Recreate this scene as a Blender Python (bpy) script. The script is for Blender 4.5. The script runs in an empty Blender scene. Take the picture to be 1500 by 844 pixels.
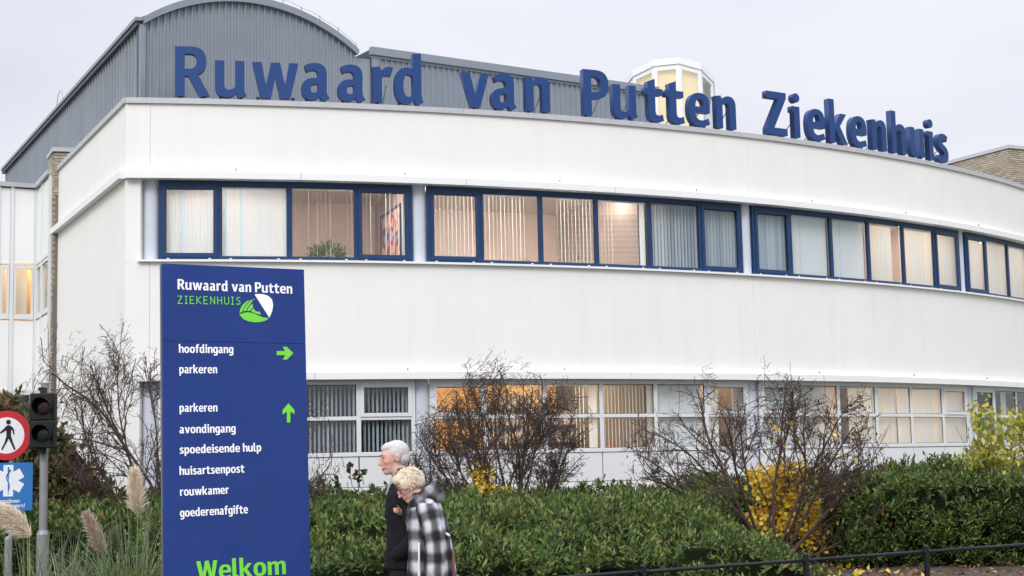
import bpy, math, random
import numpy as np
from mathutils import Vector, Matrix, noise
random.seed(7); rng = np.random.default_rng(7)
D = bpy.data; S = bpy.context.scene; COL = S.collection

# ------------------------------------------------------------------ camera
F, TH, RO = 2300., .11365, -.02222            # focal length in pixels of the 1500 px wide photo, pitch, roll
fwd = np.array([0, math.cos(TH), math.sin(TH)]); up0 = np.array([0, -math.sin(TH), math.cos(TH)]); r0 = np.array([1., 0, 0])
CR = r0*math.cos(RO) + up0*math.sin(RO); CU = -r0*math.sin(RO) + up0*math.cos(RO); CC = np.array([0, 0, 1.6])
cam = D.objects.new('camera', D.cameras.new('camera')); COL.objects.link(cam)
cam.data.sensor_width = 36; cam.data.lens = 36*F/1500; cam.data.clip_start = .1; cam.data.clip_end = 6000
m = Matrix.Identity(4)
for i, v in enumerate((CR, CU, -fwd)):
    for j in range(3): m[j][i] = v[j]
m.translation = CC; cam.matrix_world = m; S.camera = cam
def at(px, py, Y):                            # point of the place seen at a photo pixel, Y metres ahead
    d = CR*(px-750)/F + CU*(422-py)/F + fwd
    return CC + d*Y/d[1]

# ------------------------------------------------------------------ sky and light (overcast)
SUN_EL, SUN_AZ = math.radians(38), math.radians(196)   # azimuth clockwise from +Y: behind the camera
W = D.worlds.new('World'); S.world = W; W.use_nodes = True
nt = W.node_tree; nt.nodes.clear()
def N(t, ty, **k):
    n = t.nodes.new(ty)
    for a, b in k.items(): setattr(n, a, b)
    return n
out = N(nt, 'ShaderNodeOutputWorld'); bg = N(nt, 'ShaderNodeBackground'); bg.inputs[1].default_value = .1
sky = N(nt, 'ShaderNodeTexSky'); sky.sky_type = 'NISHITA'; sky.sun_disc = False
sky.sun_elevation = SUN_EL; sky.sun_rotation = SUN_AZ
tc = N(nt, 'ShaderNodeTexCoord'); sep = N(nt, 'ShaderNodeSeparateXYZ'); nt.links.new(tc.outputs['Generated'], sep.inputs[0])
mr = N(nt, 'ShaderNodeMapRange', interpolation_type='SMOOTHSTEP'); nt.links.new(sep.outputs[2], mr.inputs[0])
for i, v in enumerate((.22, .95, 1.0, 2.7)): mr.inputs[i+1].default_value = v
no = N(nt, 'ShaderNodeTexNoise'); no.inputs['Scale'].default_value = 2.2; no.inputs['Detail'].default_value = 5; no.inputs['Roughness'].default_value = .45
mp = N(nt, 'ShaderNodeMapping'); mp.inputs['Scale'].default_value = (1, 1, 3.2)
nt.links.new(tc.outputs['Generated'], mp.inputs[0]); nt.links.new(mp.outputs[0], no.inputs['Vector'])
cr = N(nt, 'ShaderNodeValToRGB'); nt.links.new(no.outputs[0], cr.inputs[0])
cr.color_ramp.elements[0].position = .34; cr.color_ramp.elements[0].color = (.67, .69, .785, 1)
cr.color_ramp.elements[1].position = .64; cr.color_ramp.elements[1].color = (.82, .83, .885, 1)
vm = N(nt, 'ShaderNodeVectorMath', operation='SCALE'); nt.links.new(cr.outputs[0], vm.inputs[0]); nt.links.new(mr.outputs[0], vm.inputs['Scale'])
vm2 = N(nt, 'ShaderNodeVectorMath', operation='SCALE'); nt.links.new(vm.outputs[0], vm2.inputs[0]); vm2.inputs['Scale'].default_value = 10.
mx = N(nt, 'ShaderNodeMix', data_type='RGBA'); mx.inputs[0].default_value = .94
nt.links.new(sky.outputs[0], mx.inputs[6]); nt.links.new(vm2.outputs[0], mx.inputs[7])
nt.links.new(mx.outputs[2], bg.inputs[0]); nt.links.new(bg.outputs[0], out.inputs[0])
sl = D.lights.new('sun', 'SUN'); sl.energy = 1.5; sl.angle = math.radians(22); sl.color = (1, .965, .91)
so = D.objects.new('sun', sl); COL.objects.link(so)
sd = Vector((math.sin(SUN_AZ)*math.cos(SUN_EL), math.cos(SUN_AZ)*math.cos(SUN_EL), math.sin(SUN_EL)))
so.rotation_euler = sd.to_track_quat('Z', 'Y').to_euler()
S.view_settings.view_transform = 'Standard'; S.view_settings.look = 'None'; S.view_settings.exposure = 0.16; S.view_settings.gamma = 1

# ------------------------------------------------------------------ materials
def mat(name, col, rough=.6, metal=0, spec=.5, var=.0, vscale=3., bump=0, bscale=60., island=0, emit=None, es=0, trans=0, attr=None, stain=0, island_cols=None):
    M = D.materials.new(name); M.use_nodes = True; t = M.node_tree; b = t.nodes['Principled BSDF']
    b.inputs['Roughness'].default_value = rough; b.inputs['Metallic'].default_value = metal
    b.inputs['Specular IOR Level'].default_value = spec
    b.inputs['Base Color'].default_value = (*col, 1)
    last = None
    tcn = N(t, 'ShaderNodeTexCoord')
    if attr:
        a = N(t, 'ShaderNodeAttribute', attribute_name=attr); last = a.outputs['Color']
    if island_cols:
        g = N(t, 'ShaderNodeNewGeometry'); r = N(t, 'ShaderNodeValToRGB'); t.links.new(g.outputs['Random Per Island'], r.inputs[0])
        e = r.color_ramp.elements
        while len(e) < len(island_cols): e.new(.5)
        for i, (p, c) in enumerate(island_cols): e[i].position = p; e[i].color = (*c, 1)
        last = r.outputs[0]
    if var:
        n = N(t, 'ShaderNodeTexNoise'); n.inputs['Scale'].default_value = vscale; n.inputs['Detail'].default_value = 6; n.inputs['Roughness'].default_value = .6
        t.links.new(tcn.outputs['Object'], n.inputs['Vector'])
        mr_ = N(t, 'ShaderNodeMapRange'); t.links.new(n.outputs[0], mr_.inputs[0])
        mr_.inputs[1].default_value = .3; mr_.inputs[2].default_value = .7; mr_.inputs[3].default_value = 1-var; mr_.inputs[4].default_value = 1+var
        v = N(t, 'ShaderNodeVectorMath', operation='SCALE')
        if last: t.links.new(last, v.inputs[0])
        else: v.inputs[0].default_value = col
        t.links.new(mr_.outputs[0], v.inputs['Scale']); last = v.outputs[0]
    if stain:       # faint vertical run-off streaks
        n = N(t, 'ShaderNodeTexNoise'); n.inputs['Scale'].default_value = 1.; n.inputs['Detail'].default_value = 4
        q = N(t, 'ShaderNodeMapping'); q.inputs['Scale'].default_value = (5, 5, .35)
        t.links.new(tcn.outputs['Object'], q.inputs[0]); t.links.new(q.outputs[0], n.inputs['Vector'])
        mr_ = N(t, 'ShaderNodeMapRange'); t.links.new(n.outputs[0], mr_.inputs[0])
        mr_.inputs[1].default_value = .5; mr_.inputs[2].default_value = .8; mr_.inputs[3].default_value = 1; mr_.inputs[4].default_value = 1-stain
        v = N(t, 'ShaderNodeVectorMath', operation='SCALE')
        if last: t.links.new(last, v.inputs[0])
        else: v.inputs[0].default_value = col
        t.links.new(mr_.outputs[0], v.inputs['Scale']); last = v.outputs[0]
    if last: t.links.new(last, b.inputs['Base Color'])
    if bump:
        n = N(t, 'ShaderNodeTexNoise'); n.inputs['Scale'].default_value = bscale; n.inputs['Detail'].default_value = 4
        t.links.new(tcn.outputs['Object'], n.inputs['Vector'])
        bp = N(t, 'ShaderNodeBump'); bp.inputs['Strength'].default_value = bump; bp.inputs['Distance'].default_value = .01
        t.links.new(n.outputs[0], bp.inputs['Height']); t.links.new(bp.outputs[0], b.inputs['Normal'])
    if emit:
        b.inputs['Emission Color'].default_value = (*emit, 1); b.inputs['Emission Strength'].default_value = es
    if trans:
        tr = N(t, 'ShaderNodeBsdfTranslucent'); ms = N(t, 'ShaderNodeMixShader'); ms.inputs[0].default_value = trans
        if last: t.links.new(last, tr.inputs[0])
        else: tr.inputs[0].default_value = (*col, 1)
        t.links.new(b.outputs[0], ms.inputs[1]); t.links.new(tr.outputs[0], ms.inputs[2])
        t.links.new(ms.outputs[0], t.nodes['Material Output'].inputs[0])
    return M
def glass_mat(name, tint=(.93, .96, .97), refl=1.0):
    M = D.materials.new(name); M.use_nodes = True; t = M.node_tree; t.nodes.remove(t.nodes['Principled BSDF'])
    tr = N(t, 'ShaderNodeBsdfTransparent'); tr.inputs[0].default_value = (*tint, 1)
    gl = N(t, 'ShaderNodeBsdfGlossy'); gl.inputs['Roughness'].default_value = .015
    lw = N(t, 'ShaderNodeLayerWeight'); lw.inputs[0].default_value = .5          # same from both sides of the pane
    pw = N(t, 'ShaderNodeMath', operation='POWER'); pw.inputs[1].default_value = 4; t.links.new(lw.outputs['Facing'], pw.inputs[0])
    mu = N(t, 'ShaderNodeMath', operation='MULTIPLY_ADD'); mu.inputs[1].default_value = .85; mu.inputs[2].default_value = .09*refl; mu.use_clamp = True
    t.links.new(pw.outputs[0], mu.inputs[0])
    ms = N(t, 'ShaderNodeMixShader'); t.links.new(mu.outputs[0], ms.inputs[0])
    t.links.new(tr.outputs[0], ms.inputs[1]); t.links.new(gl.outputs[0], ms.inputs[2])
    t.links.new(ms.outputs[0], t.nodes['Material Output'].inputs[0]); return M
M = {}
M['stucco'] = mat('white_stucco', (.84, .826, .797), .85, var=.025, vscale=.8, bump=.35, bscale=55, stain=.045)
M['trim'] = mat('white_trim', (.84, .845, .85), .45, var=.02, vscale=2)
M['coping'] = mat('grey_coping_metal', (.50, .50, .53), .5, metal=.1, var=.06, vscale=4)
M['column'] = mat('lavender_grey_paint', (.60, .63, .70), .5)
M['blueframe'] = mat('blue_window_paint', (.008, .040, .125), .4, spec=.4, var=.05)
M['whiteframe'] = mat('white_window_paint', (.74, .75, .76), .35)
M['gasket'] = mat('dark_gasket', (.02, .02, .025), .6)
M['glass'] = glass_mat('window_glass')
M['cladding'] = mat('grey_steel_cladding', (.27, .30, .345), .45, metal=.1, var=.05, vscale=1.5)
M['cladding_dark'] = mat('dark_eave_metal', (.045, .05, .06), .4, metal=.2)
M['fascia'] = mat('grey_fascia_metal', (.25, .28, .32), .35, metal=.25, var=.05)
M['brick'] = mat('yellow_buff_brick', (.40, .34, .26), .85, var=.12, vscale=9, bump=.3, bscale=120)
M['brick2'] = mat('pale_buff_brick', (.46, .40, .31), .85, var=.12, vscale=9, bump=.3, bscale=120)
M['brick3'] = mat('brown_buff_brick', (.33, .275, .21), .85, var=.12, vscale=9, bump=.3, bscale=120)
M['mortar'] = mat('dark_mortar', (.17, .15, .13), .95)
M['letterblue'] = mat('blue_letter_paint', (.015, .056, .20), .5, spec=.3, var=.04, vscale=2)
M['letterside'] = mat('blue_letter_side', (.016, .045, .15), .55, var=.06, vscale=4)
M['signblue'] = mat('blue_sign_face', (.005, .030, .178), .2, spec=.4, var=.12, vscale=1.1)  # broad tone variation paints soft reflections into the blue
_t = M['signblue'].node_tree; _n = N(_t, 'ShaderNodeTexNoise'); _n.inputs['Scale'].default_value = 1.6; _c = N(_t, 'ShaderNodeTexCoord'); _q = N(_t, 'ShaderNodeBump'); _q.inputs['Strength'].default_value = .5; _q.inputs['Distance'].default_value = .05
_t.links.new(_c.outputs['Object'], _n.inputs['Vector']); _t.links.new(_n.outputs[0], _q.inputs['Height']); _t.links.new(_q.outputs[0], _t.nodes['Principled BSDF'].inputs['Normal'])     # slightly wavy sheet
M['signedge'] = mat('sign_edge_aluminium', (.16, .17, .2), .4, metal=.5)
M['white_print'] = mat('white_print', (.85, .86, .88), .5)
M['green_print'] = mat('green_print', (.16, .62, .035), .5)
M['black'] = mat('black_polycarbonate', (.010, .011, .012), .55, spec=.25, var=.1, vscale=8)
M['redlens'] = mat('dark_red_lens', (.028, .003, .004), .2)
M['greenlens'] = mat('dark_green_lens', (.002, .012, .008), .2)
M['galv'] = mat('galvanised_steel', (.27, .27, .275), .5, metal=.35, var=.12, vscale=9)
M['roadred'] = mat('road_sign_red', (.48, .008, .016), .35)
M['roadblue'] = mat('road_sign_blue', (.012, .14, .42), .4)
M['roadwhite'] = mat('road_sign_white', (.72, .74, .78), .4)
M['fence'] = mat('black_fence_paint', (.008, .009, .012), .45, spec=.25, var=.1, vscale=12)
M['soil'] = mat('dark_soil', (.055, .043, .035), .95, var=.4, vscale=3, bump=.8, bscale=25)
M['paving'] = mat('grey_pavement', (.22, .21, .20), .85, var=.12, vscale=2, bump=.3, bscale=40)
M['kerb'] = mat('kerb_concrete', (.32, .31, .3), .85, var=.1)
M['grassland'] = mat('distant_grass', (.07, .10, .035), .95, var=.2, vscale=.3)
M['bark'] = mat('dark_purple_bark', (.070, .045, .038), .85, var=.3, vscale=14, bump=.4, bscale=60)
M['bark2'] = mat('brown_bark', (.10, .075, .055), .85, var=.3, vscale=14)
M['stem'] = mat('hedge_stem', (.05, .04, .03), .9, var=.3, vscale=10)
G = lambda *c: c
M['laurel'] = mat('laurel_leaf', (.05, .09, .03), .5, spec=.32, trans=.25, var=.3, vscale=1.3, island_cols=[(0, (.018, .042, .014)), (.33, (.042, .082, .020)), (.60, (.092, .145, .030)), (.84, (.17, .225, .048)), (.955, (.27, .30, .10)), (1, (.27, .14, .06))])
M['hedgecore'] = mat('hedge_shade_core', (.010, .014, .007), 1.0, spec=0, var=.4, vscale=6)  # near-black sheet, the hedge's inner shade put into its colour
M['ivy'] = mat('ivy_leaf', (.05, .07, .03), .45, trans=.15, var=.2, vscale=2, island_cols=[(0, (.035, .06, .025)), (.4, (.07, .12, .04)), (.6, (.15, .21, .09)), (.75, (.10, .06, .04)), (.9, (.06, .035, .03)), (1, (.24, .27, .15))])
M['brownleaf'] = mat('turning_leaf', (.1, .08, .03), .5, trans=.2, var=.2, vscale=1.5, island_cols=[(0, (.035, .06, .025)), (.3, (.075, .10, .035)), (.55, (.13, .12, .045)), (.75, (.20, .12, .045)), (.9, (.14, .055, .03)), (1, (.28, .24, .08))])
M['yellowleaf'] = mat('yellow_leaf', (.6, .4, .05), .5, trans=.35, island_cols=[(0, (.70, .46, .03)), (.5, (.86, .64, .06)), (.9, (.92, .74, .16)), (1, (.6, .36, .06))])
M['treeleaf'] = mat('yellow_green_leaf', (.3, .32, .06), .5, trans=.35, island_cols=[(0, (.16, .21, .04)), (.4, (.30, .34, .06)), (.7, (.46, .42, .07)), (.9, (.60, .46, .07)), (1, (.28, .15, .05))])
M['deadleaf'] = mat('dead_leaf', (.2, .1, .05), .8, trans=.15, island_cols=[(0, (.06, .03, .02)), (.5, (.14, .065, .035)), (.85, (.24, .12, .055)), (1, (.40, .28, .12))])
M['blade'] = mat('pampas_blade', (.12, .18, .08), .5, trans=.25, island_cols=[(0, (.06, .11, .05)), (.5, (.13, .19, .09)), (.85, (.24, .28, .14)), (1, (.40, .34, .19))])
M['plume'] = mat('pampas_plume', (.62, .52, .40), .9, trans=.25, island_cols=[(0, (.66, .56, .42)), (.5, (.82, .73, .60)), (1, (.92, .86, .74))])
M['plumedark'] = mat('brown_pampas_plume', (.45, .34, .26), .9, trans=.25, island_cols=[(0, (.40, .29, .22)), (.5, (.58, .46, .37)), (1, (.74, .64, .53))])
M['stalk'] = mat('green_stalk', (.19, .24, .08), .6)
M['slat_white'] = mat('white_blind_fabric', (.8, .8, .8), .8, trans=.22, island_cols=[(0, (.84, .88, .90)), (.28, (.88, .90, .90)), (.3, (.68, .83, .90)), (.42, (.74, .86, .92)), (.45, (.90, .90, .86)), (1, (.88, .89, .89))])  # bluish and cream slats paint reflected stripes into the fabric colour
M['slat_cream'] = mat('cream_blind_fabric', (.75, .7, .6), .8, trans=.4, island_cols=[(0, (.68, .68, .64)), (.35, (.74, .72, .66)), (.5, (.80, .74, .60)), (.7, (.62, .70, .72)), (1, (.78, .74, .66))])  # mixed slat tints also paint reflection stripes into the cream
M['slat_blue'] = mat('grey_blue_blind_fabric', (.5, .55, .6), .8, trans=.25, island_cols=[(0, (.34, .42, .50)), (.5, (.48, .55, .62)), (1, (.58, .64, .69))])
M['roomwall'] = mat('room_plaster', (.76, .65, .59), .9, var=.05)
M['roomwarm'] = mat('room_warm_plaster', (.82, .52, .19), .9, var=.05)
M['roomdark'] = mat('room_dark_plaster', (.20, .20, .22), .9)
M['roomceil'] = mat('room_ceiling', (.7, .66, .6), .9)
M['lamp'] = mat('lamp_diffuser', (.9, .9, .9), .5, emit=(1, .72, .42), es=34)
M['lampdim'] = mat('dim_lamp_diffuser', (.9, .9, .9), .5, emit=(1, .80, .66), es=32)
M['lantern_glow'] = mat('lantern_glow_sheet', (.6, .5, .3), .8, emit=(1, .82, .54), es=.40)  # added sheet that glows itself, standing in for the lamplit lantern interior
M['shelf'] = mat('dark_brown_board', (.07, .035, .025), .6)
M['books'] = mat('file_spines', (.3, .3, .3), .7, island_cols=[(0, (.3, .05, .04)), (.3, (.5, .45, .35)), (.6, (.1, .15, .25)), (1, (.6, .58, .5))])
M['roof'] = mat('roof_membrane', (.25, .25, .26), .9)
M['poster'] = mat('poster_print', (.6, .4, .3), .6, var=0)
M['pot'] = mat('white_pot', (.75, .72, .66), .5)
M['plantleaf'] = mat('house_plant_leaf', (.10, .15, .05), .5, trans=.2, island_cols=[(0, (.06, .10, .04)), (.6, (.13, .18, .05)), (1, (.28, .30, .08))])
M['candle'] = mat('red_candle', (.45, .03, .03), .5)
M['skin'] = mat('skin', (.55, .30, .22), .5, attr='tone', spec=.4)
M['greyhair'] = mat('grey_hair', (.55, .52, .52), .7, var=.12, vscale=60, bump=.6, bscale=160)
M['blonde'] = mat('blonde_hair', (.72, .58, .36), .6, island_cols=[(0, (.42, .33, .22)), (.2, (.70, .60, .44)), (.6, (.84, .77, .62)), (1, (.93, .89, .80))])
M['coatblack'] = mat('black_wool', (.0065, .0065, .009), .85, spec=.25, var=.25, vscale=7, bump=.5, bscale=90)
M['trousers'] = mat('charcoal_trousers', (.012, .010, .012), .85, spec=.25, var=.2, vscale=8)
M['shirt'] = mat('grey_blue_shirt', (.30, .36, .45), .8)
M['plaid'] = mat('black_white_plaid_wool', (.5, .5, .5), .95, spec=.2, attr='tone', bump=.5, bscale=110)
M['lapel'] = mat('pale_wool_lining', (.66, .66, .70), .9)
M['leather'] = mat('brown_leather', (.12, .045, .03), .45, var=.2, vscale=10)
M['shoe'] = mat('black_shoe', (.01, .01, .01), .4)
M['spectacle'] = mat('dark_red_spectacle', (.10, .01, .015), .3)
M['eye'] = mat('dark_eye', (.02, .015, .012), .3)
# poster: blotches of red, blue and cream
pm = M['poster'].node_tree; _b = pm.nodes['Principled BSDF']; _n = N(pm, 'ShaderNodeTexNoise'); _n.inputs['Scale'].default_value = 3.2; _n.inputs['Detail'].default_value = 1
_t = N(pm, 'ShaderNodeTexCoord'); _r = N(pm, 'ShaderNodeValToRGB'); pm.links.new(_t.outputs['Object'], _n.inputs['Vector']); pm.links.new(_n.outputs[0], _r.inputs[0]); pm.links.new(_r.outputs[0], _b.inputs['Base Color'])
_r.color_ramp.interpolation = 'CONSTANT'
for k in range(3): _r.color_ramp.elements.new(.5)
for e, (p, c) in zip(_r.color_ramp.elements, [(0, (.5, .42, .45)), (.42, (.10, .13, .30)), (.49, (.42, .06, .08)), (.56, (.75, .42, .28)), (.64, (.68, .58, .50))]): e.position = p; e.color = (*c, 1)

# ------------------------------------------------------------------ object helpers
def tag(o, label=None, cat=None, group=None, kind=None):
    if label: o['label'] = label
    if cat: o['category'] = cat
    if group: o['group'] = group
    if kind: o['kind'] = kind
    return o
def empty(name, loc, label=None, cat=None, group=None):
    o = D.objects.new(name, None); COL.objects.link(o); o.location = loc; o.empty_display_size = .2
    return tag(o, label, cat, group)
def root_loc(p):
    v = Vector((0, 0, 0))
    while p: v += p.location; p = p.parent
    return v
def link_mesh(name, me, parent=None, loc=None):
    o = D.objects.new(name, me); COL.objects.link(o)
    if parent: o.parent = parent
    if loc is not None: o.location = Vector(loc) - (root_loc(parent) if parent else Vector((0, 0, 0)))
    return o
def raw_mesh(name, V, faces, mats, midx=None, smooth=False):
    me = D.meshes.new(name); me.from_pydata([tuple(map(float, v)) for v in V], [], faces); 
    for q in mats: me.materials.append(q)
    if midx is not None: me.polygons.foreach_set('material_index', midx)
    if smooth: me.shade_smooth()
    me.update(); return me
def np_mesh(name, V, Q, mats, smooth=False, tri=False, midx=None):      # fast path for many equal faces
    V = np.asarray(V, np.float32); Q = np.asarray(Q, np.int32); k = Q.shape[1]
    me = D.meshes.new(name); me.vertices.add(len(V)); me.vertices.foreach_set('co', V.ravel())
    me.loops.add(Q.size); me.loops.foreach_set('vertex_index', Q.ravel())
    me.polygons.add(len(Q)); me.polygons.foreach_set('loop_start', np.arange(len(Q), dtype=np.int32)*k)
    for q in mats: me.materials.append(q)
    if midx is not None: me.polygons.foreach_set('material_index', np.asarray(midx, np.int32))
    if smooth: me.polygons.foreach_set('use_smooth', np.ones(len(Q), bool))
    me.update(calc_edges=True); me.validate(); return me
class MB:
    def __init__(s): s.v = []; s.f = []; s.m = []
    def add(s, vs, fs, mi=0):
        b = len(s.v); s.v += [tuple(map(float, v)) for v in vs]
        for f in fs: s.f.append(tuple(b+i for i in f)); s.m.append(mi)
    def hexa(s, c, mi=0):                    # 8 corners: bottom 0-3, top 4-7
        s.add(c, [(0, 3, 2, 1), (4, 5, 6, 7), (0, 1, 5, 4), (1, 2, 6, 5), (2, 3, 7, 6), (3, 0, 4, 7)], mi)
    def box(s, x0, x1, y0, y1, z0, z1, mi=0):
        s.hexa([(x0, y0, z0), (x1, y0, z0), (x1, y1, z0), (x0, y1, z0), (x0, y0, z1), (x1, y0, z1), (x1, y1, z1), (x0, y1, z1)], mi)
    def fbox(s, fr, u0, u1, o0, o1, z0, z1, mi=0):   # fr: function (u, o, z) -> point; o1 = outer side
        s.hexa([fr(u0, o1, z0), fr(u1, o1, z0), fr(u1, o0, z0), fr(u0, o0, z0), fr(u0, o1, z1), fr(u1, o1, z1), fr(u1, o0, z1), fr(u0, o0, z1)], mi)
    def tube(s, pts, rad, k=8, mi=0, caps=True):
        pts = [Vector(p) for p in pts]; n = len(pts)
        if not hasattr(rad, '__len__'): rad = [rad]*n
        prev = None; rings = []
        for i, p in enumerate(pts):
            t = (pts[min(i+1, n-1)] - pts[max(i-1, 0)])
            t = t.normalized() if t.length > 1e-9 else Vector((0, 0, 1))
            if prev is None: a = t.orthogonal().normalized()
            else:
                a = prev - t*prev.dot(t); a = a.normalized() if a.length > 1e-6 else t.orthogonal().normalized()
            prev = a; b = t.cross(a)
            rings.append([p + (a*math.cos(2*math.pi*j/k) + b*math.sin(2*math.pi*j/k))*rad[i] for j in range(k)])
        fs = [(i*k+j, i*k+(j+1) % k, (i+1)*k+(j+1) % k, (i+1)*k+j) for i in range(n-1) for j in range(k)]
        if caps: fs += [tuple(range(k))[::-1], tuple((n-1)*k+j for j in range(k))]
        s.add([v for r in rings for v in r], fs, mi)
    def ellip(s, c, r, nu=14, nv=9, rot=None, mi=0):
        vs = []; 
        for i in range(nv+1):
            th = math.pi*i/nv
            for j in range(nu):
                ph = 2*math.pi*j/nu
                q = Vector((r[0]*math.sin(th)*math.cos(ph), r[1]*math.sin(th)*math.sin(ph), r[2]*math.cos(th)))
                if rot is not None: q = rot @ q
                vs.append(Vector(c)+q)
        s.add(vs, [(i*nu+j, (i+1)*nu+j, (i+1)*nu+(j+1) % nu, i*nu+(j+1) % nu) for i in range(nv) for j in range(nu)], mi)
    def loft(s, rings, k=28, mi=0, p=2.3):  # rings: (cx, cy, z, rx, ry)
        vs = []
        for (cx_, cy_, z, rx, ry) in rings:
            for j in range(k):
                a = 2*math.pi*j/k; c, d = math.cos(a), math.sin(a); 
                q = (abs(c)**p + abs(d)**p)**(-1/p)
                vs.append((cx_+rx*c*q, cy_+ry*d*q, z))
        n = len(rings)
        fs = [(i*k+j, i*k+(j+1) % k, (i+1)*k+(j+1) % k, (i+1)*k+j) for i in range(n-1) for j in range(k)]
        fs += [tuple(range(k))[::-1], tuple((n-1)*k+j for j in range(k))]
        s.add(vs, fs, mi)
    def build(s, name, mats, parent=None, smooth=False, bevel=0):
        if not isinstance(mats, (list, tuple)): mats = [mats]
        off = root_loc(parent) if parent else Vector((0, 0, 0))
        me = raw_mesh(name, [(v[0]-off.x, v[1]-off.y, v[2]-off.z) for v in s.v], s.f, mats, s.m, smooth)
        o = D.objects.new(name, me); COL.objects.link(o)
        if parent: o.parent = parent
        if bevel:
            b = o.modifiers.new('bevel', 'BEVEL'); b.width = bevel; b.segments = 2; b.limit_method = 'ANGLE'
        return o
    def at_base(s, name, mats, loc, **k):    # a one-mesh thing with its origin at its base
        o = s.build(name, mats, **k); off = Vector(loc)
        for v in o.data.vertices: v.co -= off
        o.location = off; return o

# ------------------------------------------------------------------ ground
g = MB(); n_ = 24
g.add([(-1500, -1500, -.02), (1500, -1500, -.02), (1500, 1500, -.02), (-1500, 1500, -.02)], [(0, 1, 2, 3)])
tag(g.build('ground', M['grassland']), kind='structure')
RA, RB = np.array([1.154, 14.90]), np.array([5.739, 18.03]); RD = (RB-RA)/np.linalg.norm(RB-RA); RN = np.array([-RD[1], RD[0]])
def fence_y(x): return RA[1] + (x-RA[0])*RD[1]/RD[0]
# planting bed: finely uneven soil
xs = np.linspace(-14, 24, 96); ys = np.linspace(0, 1, 50)
V = []; 
for i, x in enumerate(xs):
    y0 = max(fence_y(x) - .35, 11.2) if x > -2.2 else 11.8
    for t_ in ys:
        y = y0 + (33 - y0)*t_
        V.append((x, y, .02 + .05*noise.noise((x*1.3, y*1.3, 0)) + .05 + max(0, y-24)*.02))
Qs = [(i*50+j, (i+1)*50+j, (i+1)*50+j+1, i*50+j+1) for i in range(95) for j in range(49)]
o = link_mesh('planting_bed', np_mesh('planting_bed', V, Qs, [M['soil']], smooth=True)); tag(o, kind='structure')
p = MB(); pts = [(-30, -6), (30, -6)]
xsn = [-30, -14, -2.2, -1, 2, 6, 12, 24]
yy = [11.0, 11.0, 11.0] + [max(fence_y(x)-.6, 11.0) for x in xsn[3:]]
for a in range(len(xsn)-1):
    p.add([(xsn[a], -6, .012), (xsn[a+1], -6, .012), (xsn[a+1], yy[a+1], .012), (xsn[a], yy[a], .012)], [(0, 1, 2, 3)])
tag(p.build('pavement', M['paving']), kind='structure')
p = MB()
for a in range(len(xsn)-1):
    q0 = Vector((xsn[a], yy[a], 0)); q1 = Vector((xsn[a+1], yy[a+1], 0)); d = (q1-q0).normalized(); nn = Vector((-d.y, d.x, 0))
    p.hexa([q0, q1, q1+nn*.12, q0+nn*.12, q0+Vector((0, 0, .12)), q1+Vector((0, 0, .12)), q1+nn*.12+Vector((0, 0, .12)), q0+nn*.12+Vector((0, 0, .12))])
tag(p.build('kerb_edging', M['kerb']), kind='structure')

# ------------------------------------------------------------------ the hospital
ACX, ACY, AR, A0 = -11.046, 57.228, 30.345, 9.572
def A(s, off, z):
    a = (s+A0)/AR; return Vector((ACX+(AR+off)*math.sin(a), ACY-(AR+off)*math.cos(a), z))
BLD = empty('hospital_building', (0, 30, 0), 'white two storey hospital with curved front, blue framed windows and grey metal roof hall', 'building')
def arc(mb, s0, s1, o0, o1, z0, z1, step=.4, mi=0):     # a curved wall piece with closed ends
    n = max(1, int(math.ceil((s1-s0)/step))); vs = []; fs = []
    for i in range(n+1):
        s = s0+(s1-s0)*i/n
        vs += [A(s, o1, z0), A(s, o0, z0), A(s, o0, z1), A(s, o1, z1)]
    for i in range(n):
        b = i*4; c = b+4
        fs += [(b, c, c+3, b+3), (b+1, b+2, c+2, c+1), (b+3, c+3, c+2, b+2), (b, b+1, c+1, c)]
    fs += [(0, 3, 2, 1), (n*4, n*4+1, n*4+2, n*4+3)]
    mb.add(vs, fs, mi)
def part(name, m_, f, **k):
    mb = MB(); f(mb); return mb.build(name, m_, BLD, **k)
SC, SE = -5.26, 24.0             # corner and far end along the curve
SR = -5.0                        # where the window recess starts
ZP, ZC1, ZS1, ZC0, ZS0 = 8.14, 6.785, 5.35, 3.216, 1.85
JO = [-4.84, 7.15, 14.36]        # panel joints above the columns
def jointed(z0, z1, s0=SC):
    def f(mb):
        cuts = [s0+.008] + [j for j in JO if j > s0+.1] + [SE]
        for a, b in zip(cuts[:-1], cuts[1:]):
            arc(mb, a+(.002 if a != cuts[0] else 0), b-.002, -.30, 0, z0, z1)
    return f
part('parapet_wall', M['stucco'], jointed(ZC1+.16, ZP))
part('facade_wall', M['stucco'], jointed(ZC0+.16, ZS1-.04))
part('facade_wall', M['stucco'], lambda mb: arc(mb, SC+.008, SR, -.30, 0, .25, ZC0+.158))
part('facade_wall', M['stucco'], lambda mb: arc(mb, SC+.008, SR, -.30, 0, ZS1-.038, ZC1+.158))
part('wall_backing', M['roomdark'], lambda mb: (arc(mb, SC+.35, SE, -.42, -.303, ZS1-.45, ZS1-.05), arc(mb, SC+.35, SE, -.42, -.303, ZC1+.1, 8.0)))
part('plinth', M['trim'], lambda mb: arc(mb, SR, SE, -.45, -.12, .0, 1.30))
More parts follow.
